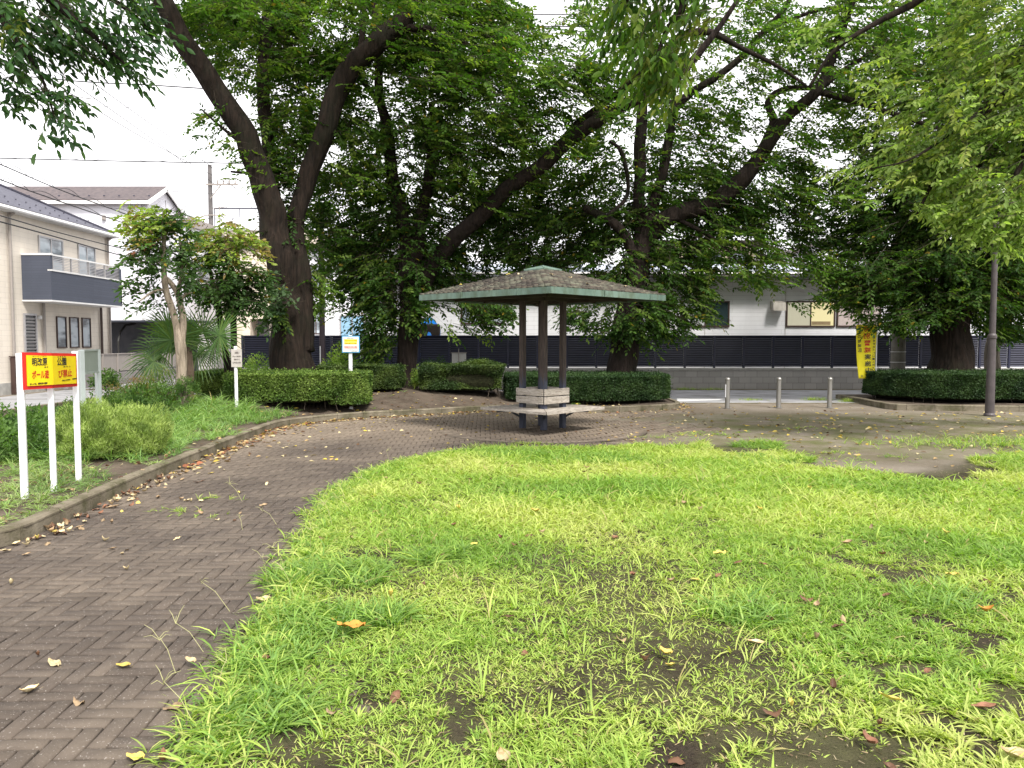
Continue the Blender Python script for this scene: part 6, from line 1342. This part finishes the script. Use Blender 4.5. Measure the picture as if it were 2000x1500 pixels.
# ================================================================ FALLEN LEAVES
def leaf_mesh(nm, L, W, curl, cup, wav):
    nx_, ny_ = 5, 7; vs = []
    for j in range(ny_):
        t = j/(ny_-1); w = W*math.sin(math.pi*min(1, t*.92+.06))**.75*(1-.25*t)
        for i in range(nx_):
            s = i/(nx_-1)*2-1; vs.append((s*w/2, (t-.5)*L, .004+cup*s*s*w*1.2+curl*(t-.5)**2*L*2+wav*math.sin(t*9+s*4)*.005))
    fs = [(j*nx_+i, j*nx_+i+1, (j+1)*nx_+i+1, (j+1)*nx_+i) for j in range(ny_-1) for i in range(nx_-1)]
    n = len(vs); vs += [(-.0012, -L*.5, .004), (.0012, -L*.5, .004), (.001, -L*.72, .009), (-.001, -L*.72, .009)]; fs.append((n, n+1, n+2, n+3))
    me = bpy.data.meshes.new(nm); me.from_pydata(vs, [], fs); me.polygons.foreach_set('use_smooth', [True]*len(fs)); me.update(); return me
def leafskin(name, c, spot, amt=.3):
    m, nt, b, o = mat_new(name); v = coord(nt, False)
    inf = node(nt, 'ShaderNodeObjectInfo'); 
    col = mixc(nt, ramp(nt, tex(nt, 'noise', 38, 5, .7, v), [(.5, (0, 0, 0)), (.66, (1, 1, 1))]), c, spot)
    hs = node(nt, 'ShaderNodeHueSaturation'); nt.links.new(col, hs.inputs['Color']); nt.links.new(math_(nt, 'ADD', math_(nt, 'MULTIPLY', inf.outputs['Random'], .5), .75), hs.inputs['Value'])
    nt.links.new(hs.outputs[0], b.inputs['Base Color']); b.inputs['Roughness'].default_value = .6; b.inputs['Specular IOR Level'].default_value = .3
    return m
SK = {'yellow': leafskin('yellow_leaf', (.52, .42, .10), (.40, .26, .06)), 'tan': leafskin('tan_leaf', (.30, .215, .125), (.17, .11, .065)), 'pale': leafskin('pale_leaf', (.55, .46, .27), (.38, .25, .12)),
      'brown': leafskin('brown_leaf', (.13, .065, .035), (.07, .035, .02)), 'reddish brown': leafskin('red_leaf', (.20, .095, .055), (.12, .055, .03)), 'orange': leafskin('orange_leaf', (.60, .26, .05), (.42, .30, .05)), 'green': leafskin('green_leaf', (.14, .19, .04), (.3, .26, .05))}
shapes = [(.085, .045, .2, .2, .5), (.075, .05, .5, .3, .8), (.07, .035, .9, .5, .4), (.09, .05, .15, .1, 1.2), (.06, .035, 1.3, .7, .5), (.08, .042, .4, -.25, 1)]
LM = {}
for k_, m_ in SK.items():
    for i, s_ in enumerate(shapes):
        me = leaf_mesh('fallen_leaf', *s_); me.materials.append(m_); LM[k_, i] = me
leafn = 0
def put_leaf(x, y, z, col, label, size=1.0, group=None, sh=None, tilt=.18, rz=None):
    global leafn
    o = bpy.data.objects.new('fallen_leaf', LM[col, random.randrange(6) if sh is None else sh]); scene.collection.objects.link(o)
    o.location = (x, y, z); o.rotation_euler = (random.gauss(0, tilt), random.gauss(0, tilt)+(math.pi if random.random() < .3 and sh is None else 0), random.uniform(0, 6.28) if rz is None else rz)
    if o.rotation_euler[1] > 2: o.location.z += .012
    o.scale = (size,)*3; setp(o, label, 'leaf', group); leafn += 1; return o
# the ones that stand out
for (u, v, z, col, size, sh, rz, lab) in (
  (686, 1224, .07, 'orange', 1.75, 3, 1.4, 'large orange and yellow dead leaf lying on top of the grass left of centre'),
  (1738, 1367, .05, 'yellow', 1.3, 0, .5, 'bright yellow fallen leaf with brown edge in the grass at lower right'),
  (105, 1297, .008, 'pale', 1.1, 3, 1.0, 'pale triangular looking fallen leaf on the bricks at lower left'),
  (241, 1302, .008, 'yellow', 1.0, 0, 1.3, 'flat yellow fallen leaf lying crosswise on the bricks right of the pale one'),
  (57, 1352, .008, 'pale', 1.05, 1, 2.4, 'pale cream fallen leaf on the bricks nearest the lower left edge'),
  (153, 1373, .008, 'tan', .9, 5, 1.1, 'pinkish tan fallen leaf on the lower left bricks'),
  (340, 1383, .012, 'tan', 1.0, 3, 1.7, 'tan curled leaf where the bricks meet the grass at lower left'),
  (372, 1292, .03, 'pale', 1.0, 0, .9, 'pale leaf resting against the grass edge near the lower left seed heads'),
  (1922, 1383, .04, 'reddish brown', 1.15, 0, 1.4, 'long reddish brown leaf in the grass at the lower right edge'),
  (1300, 1278, .05, 'yellow', 1.1, 1, .6, 'yellow curled leaf in the grass at centre'), (1405, 1081, .06, 'yellow', 1.3, 3, 2.0, 'round yellow leaf on the grass right of centre'),
  (985, 1484, .04, 'pale', 1.2, 1, .3, 'pale leaf at the bottom edge of the grass'), (1475, 1257, .03, 'pale', 1.2, 0, 1.2, 'pale oval leaf on the bare soil patch at centre right'), (1500, 1213, .03, 'brown', 1, 1, 1.2, 'small dark brown leaf behind the bare soil patch'),
  (1655, 1062, .05, 'tan', 1.1, 1, 1.2, 'tan upright leaf in the mid right grass'), (1927, 1195, .05, 'orange', 1.1, 2, 1.2, 'orange leaf in the grass at the right edge'), (1045, 1000, .06, 'yellow', 1.3, 1, .9, 'small yellow leaf in the grass below the shelter'),
  (1510, 1393, .03, 'brown', 1.0, 5, 1.2, 'brown curled leaf in the near grass right of centre'), (1695, 1450, .03, 'reddish brown', 1.1, 1, .2, 'rust coloured leaf at the bottom edge right of centre'), (265, 1480, .02, 'yellow', 1.0, 3, 1.2, 'yellow leaf at the bottom edge where grass meets bricks'), (318, 1488, .02, 'reddish brown', 1.1, 2, .4, 'dark rusty leaf at the bottom edge beside the yellow one'),
  (1983, 1480, .04, 'pale', 1.3, 1, 1.1, 'pale leaf in the bottom right corner'), (515, 1175, .02, 'pale', 1.2, 1, 1.5, 'pale green leaf at the grass edge left of centre'), (533, 1073, .02, 'green', 1.0, 0, 1.2, 'yellowish green leaf near the grass edge'), (203, 1057, .01, 'pale', 1.0, 2, 1.4, 'pale curled leaf alone on the left bricks'), (76, 1281, .01, 'brown', .6, 4, .4, 'tiny grey brown curl above the pale leaf on the lower left bricks')):
    c = gp(u, v, z); put_leaf(c.x, c.y, z, col, lab, size, None, sh, .12, rz)
cand = []
def ptk(n, f, cols, w, lab, grp, sz=(.7, 1.15)):
    for _ in range(n):
        x, y, z = f()
        if z is None: continue
        c = random.choices(cols, w)[0]; cand.append((math.hypot(x, y), x, y, z, c, random.uniform(*sz), f'{c} fallen leaf {lab}', f'{c} fallen leaves {grp}'))
Kp, Kn = resample([p for p in KLs if 4.8 < p[1] < 20], 800)
def near_kerb(s):
    def f():
        i = random.randrange(800)
        if Kp[i][0] > 1.5 and random.random() < .6: return 0, 0, None
        t = Kp[min(i+1, 799)]-Kp[max(i-1, 0)]; t /= np.linalg.norm(t)+1e-9; nn = np.array((t[1], -t[0])); d = abs(random.gauss(0, s))+.03
        if Kp[i][1] < 9.5 and random.random() < .45: return 0, 0, None
        return Kp[i][0]+nn[0]*d, Kp[i][1]+nn[1]*d, .010+random.random()*.03*math.exp(-d*5)
    return f
ptk(1150, near_kerb(.15), ['tan', 'pale', 'yellow', 'reddish brown', 'brown'], [4, 3, 1.2, 2, 3], 'in the litter along the foot of the left kerb', 'along the foot of the left kerb')
ptk(220, near_kerb(.9), ['tan', 'pale', 'brown', 'yellow'], [3, 3, 2, 1.5], 'scattered over the bricks beyond the kerb litter', 'scattered over the bricks')
def on_path():
    x, y = random.uniform(-4, 1.5), 3+12*random.random()**.55
    return (x, y, .008) if (not inpoly(np.array([x]), np.array([y]), LAWN)[0] and dk(x, y)[0] > .3 and not inpoly(np.array([x]), np.array([y]), BEDL)[0]) else (0, 0, None)
ptk(170, on_path, ['pale', 'tan', 'yellow', 'brown'], [4, 3, 2, 2], 'lying out on the open brick path', 'on the open brick path', (.5, .95))
def on_bed():
    x, y = random.uniform(-5, 3), random.uniform(13.8, 18.5)
    return (x, y, bz(x, y)+.008) if inpoly(np.array([x]), np.array([y]), BEDL)[0] and dk(x, y)[0] > .15 else (0, 0, None)
ptk(420, on_bed, ['pale', 'tan', 'yellow', 'brown'], [3, 2, 3, 2], 'on the bare soil slope of the left bed', 'on the soil slope of the left bed', (.7, 1.2))
def on_right():
    x, y = random.uniform(1.5, 13), random.gauss(14, 2.3)
    return (x, y, .006) if (y > 9.5 and y < 19 and not inpoly(np.array([x]), np.array([y]), LAWN)[0] and not inpoly(np.array([x]), np.array([y]), BEDR)[0] and not inpoly(np.array([x]), np.array([y]), BEDL)[0]) else (0, 0, None)
ptk(760, on_right, ['yellow', 'pale', 'tan', 'brown'], [4, 2.5, 1.5, 2], 'on the worn earth before the park entrance', 'on the worn earth before the entrance', (.7, 1.2))
def on_lawn():
    x, y = random.uniform(-1.8, 6), random.uniform(2.4, 9.5)
    return (x, y, .02+random.random()*.03) if inpoly(np.array([x]), np.array([y]), LAWN)[0] else (0, 0, None)
ptk(170, on_lawn, ['brown', 'reddish brown', 'tan', 'yellow'], [4, 3, 2, 2], 'caught down between the grass blades of the lawn', 'between the grass blades of the lawn', (.6, 1.0))
def on_near_bed():
    x, y = random.uniform(-5.6, -4), random.uniform(5, 13)
    return (x, y, bz(x, y)+.015) if inpoly(np.array([x]), np.array([y]), BEDL)[0] and dk(x, y)[0] > .13 else (0, 0, None)
ptk(200, on_near_bed, ['tan', 'pale', 'brown'], [3, 2, 3], 'among the weeds behind the left kerb', 'among the weeds behind the left kerb', (.6, 1.0))
cand = [c for c in cand if abs(c[1]/c[2]) < .70 and c[2] > 2.4]; cand.sort(); 
for c in cand[:300-leafn]: put_leaf(c[1], c[2], c[3], c[4], c[6], c[5], c[7])
rest = cand[300-leafn if leafn < 300 else 0:]; rest = cand[max(0, 300-26):]
P = np.array([(c[1], c[2], c[3]+.004) for c in rest]); n = len(P); a = rng.uniform(0, 6.28, n); D = np.stack([np.cos(a), np.sin(a), rng.normal(0, .15, n)], 1); N = np.tile([0, 0, 1.], (n, 1))+rng.normal(0, .3, (n, 3))
CC = {'yellow': (.45, .34, .06), 'tan': (.36, .25, .12), 'pale': (.50, .42, .24), 'brown': (.12, .065, .035), 'reddish brown': (.26, .10, .05)}
C = np.array([CC[c[4]] for c in rest])*(1+rng.normal(0, .18, (n, 1)))
setp(leaves('leaf_litter', P, D, N, np.array([.085*c[5] for c in rest]), .046, np.clip(C, .01, 1), M_dry, None, T_OVATE), kind='stuff')
for k_ in range(9):      # a few on the shelter roof
    k = random.randrange(4); r = random.uniform(.7, 2.0); f = random.random(); q = dg(r, k, 0).lerp(dg(r, k+1, 0), f)
    z = ZE1+(2.84-ZE1)*(1-(r-.27)/(RD-.28))+.035
    put_leaf(q.x, q.y, z, random.choice(['pale', 'yellow']), 'pale fallen leaf resting on the shelter roof shingles', .9, 'fallen leaves on the shelter roof')
n = 26000; X = rng.uniform(-2.2, 7, n); Y = rng.uniform(2.2, 10, n); m = inpoly(X, Y, LAWN); X, Y = X[m], Y[m]; n = len(X)
a = rng.uniform(0, 6.28, n); P = np.stack([X, Y, rng.uniform(.012, .022, n)], 1); D = np.stack([np.cos(a), np.sin(a), rng.normal(0, .12, n)], 1)
setp(leaves('straw_debris', P, D, np.tile([0, 0, 1.], (n, 1))+rng.normal(0, .3, (n, 3)), rng.uniform(.004, .03, n)*(1+(rng.random(n) < .1)), rng.uniform(.002, .007, n), pal(n, [(.25, .19, .11), (.12, .08, .05), (.34, .28, .18), (.07, .05, .035)], var=.2), M_dry, None, T_STRIP), kind='stuff')
print('LEAVES PLACED', leafn, 'REST', n)
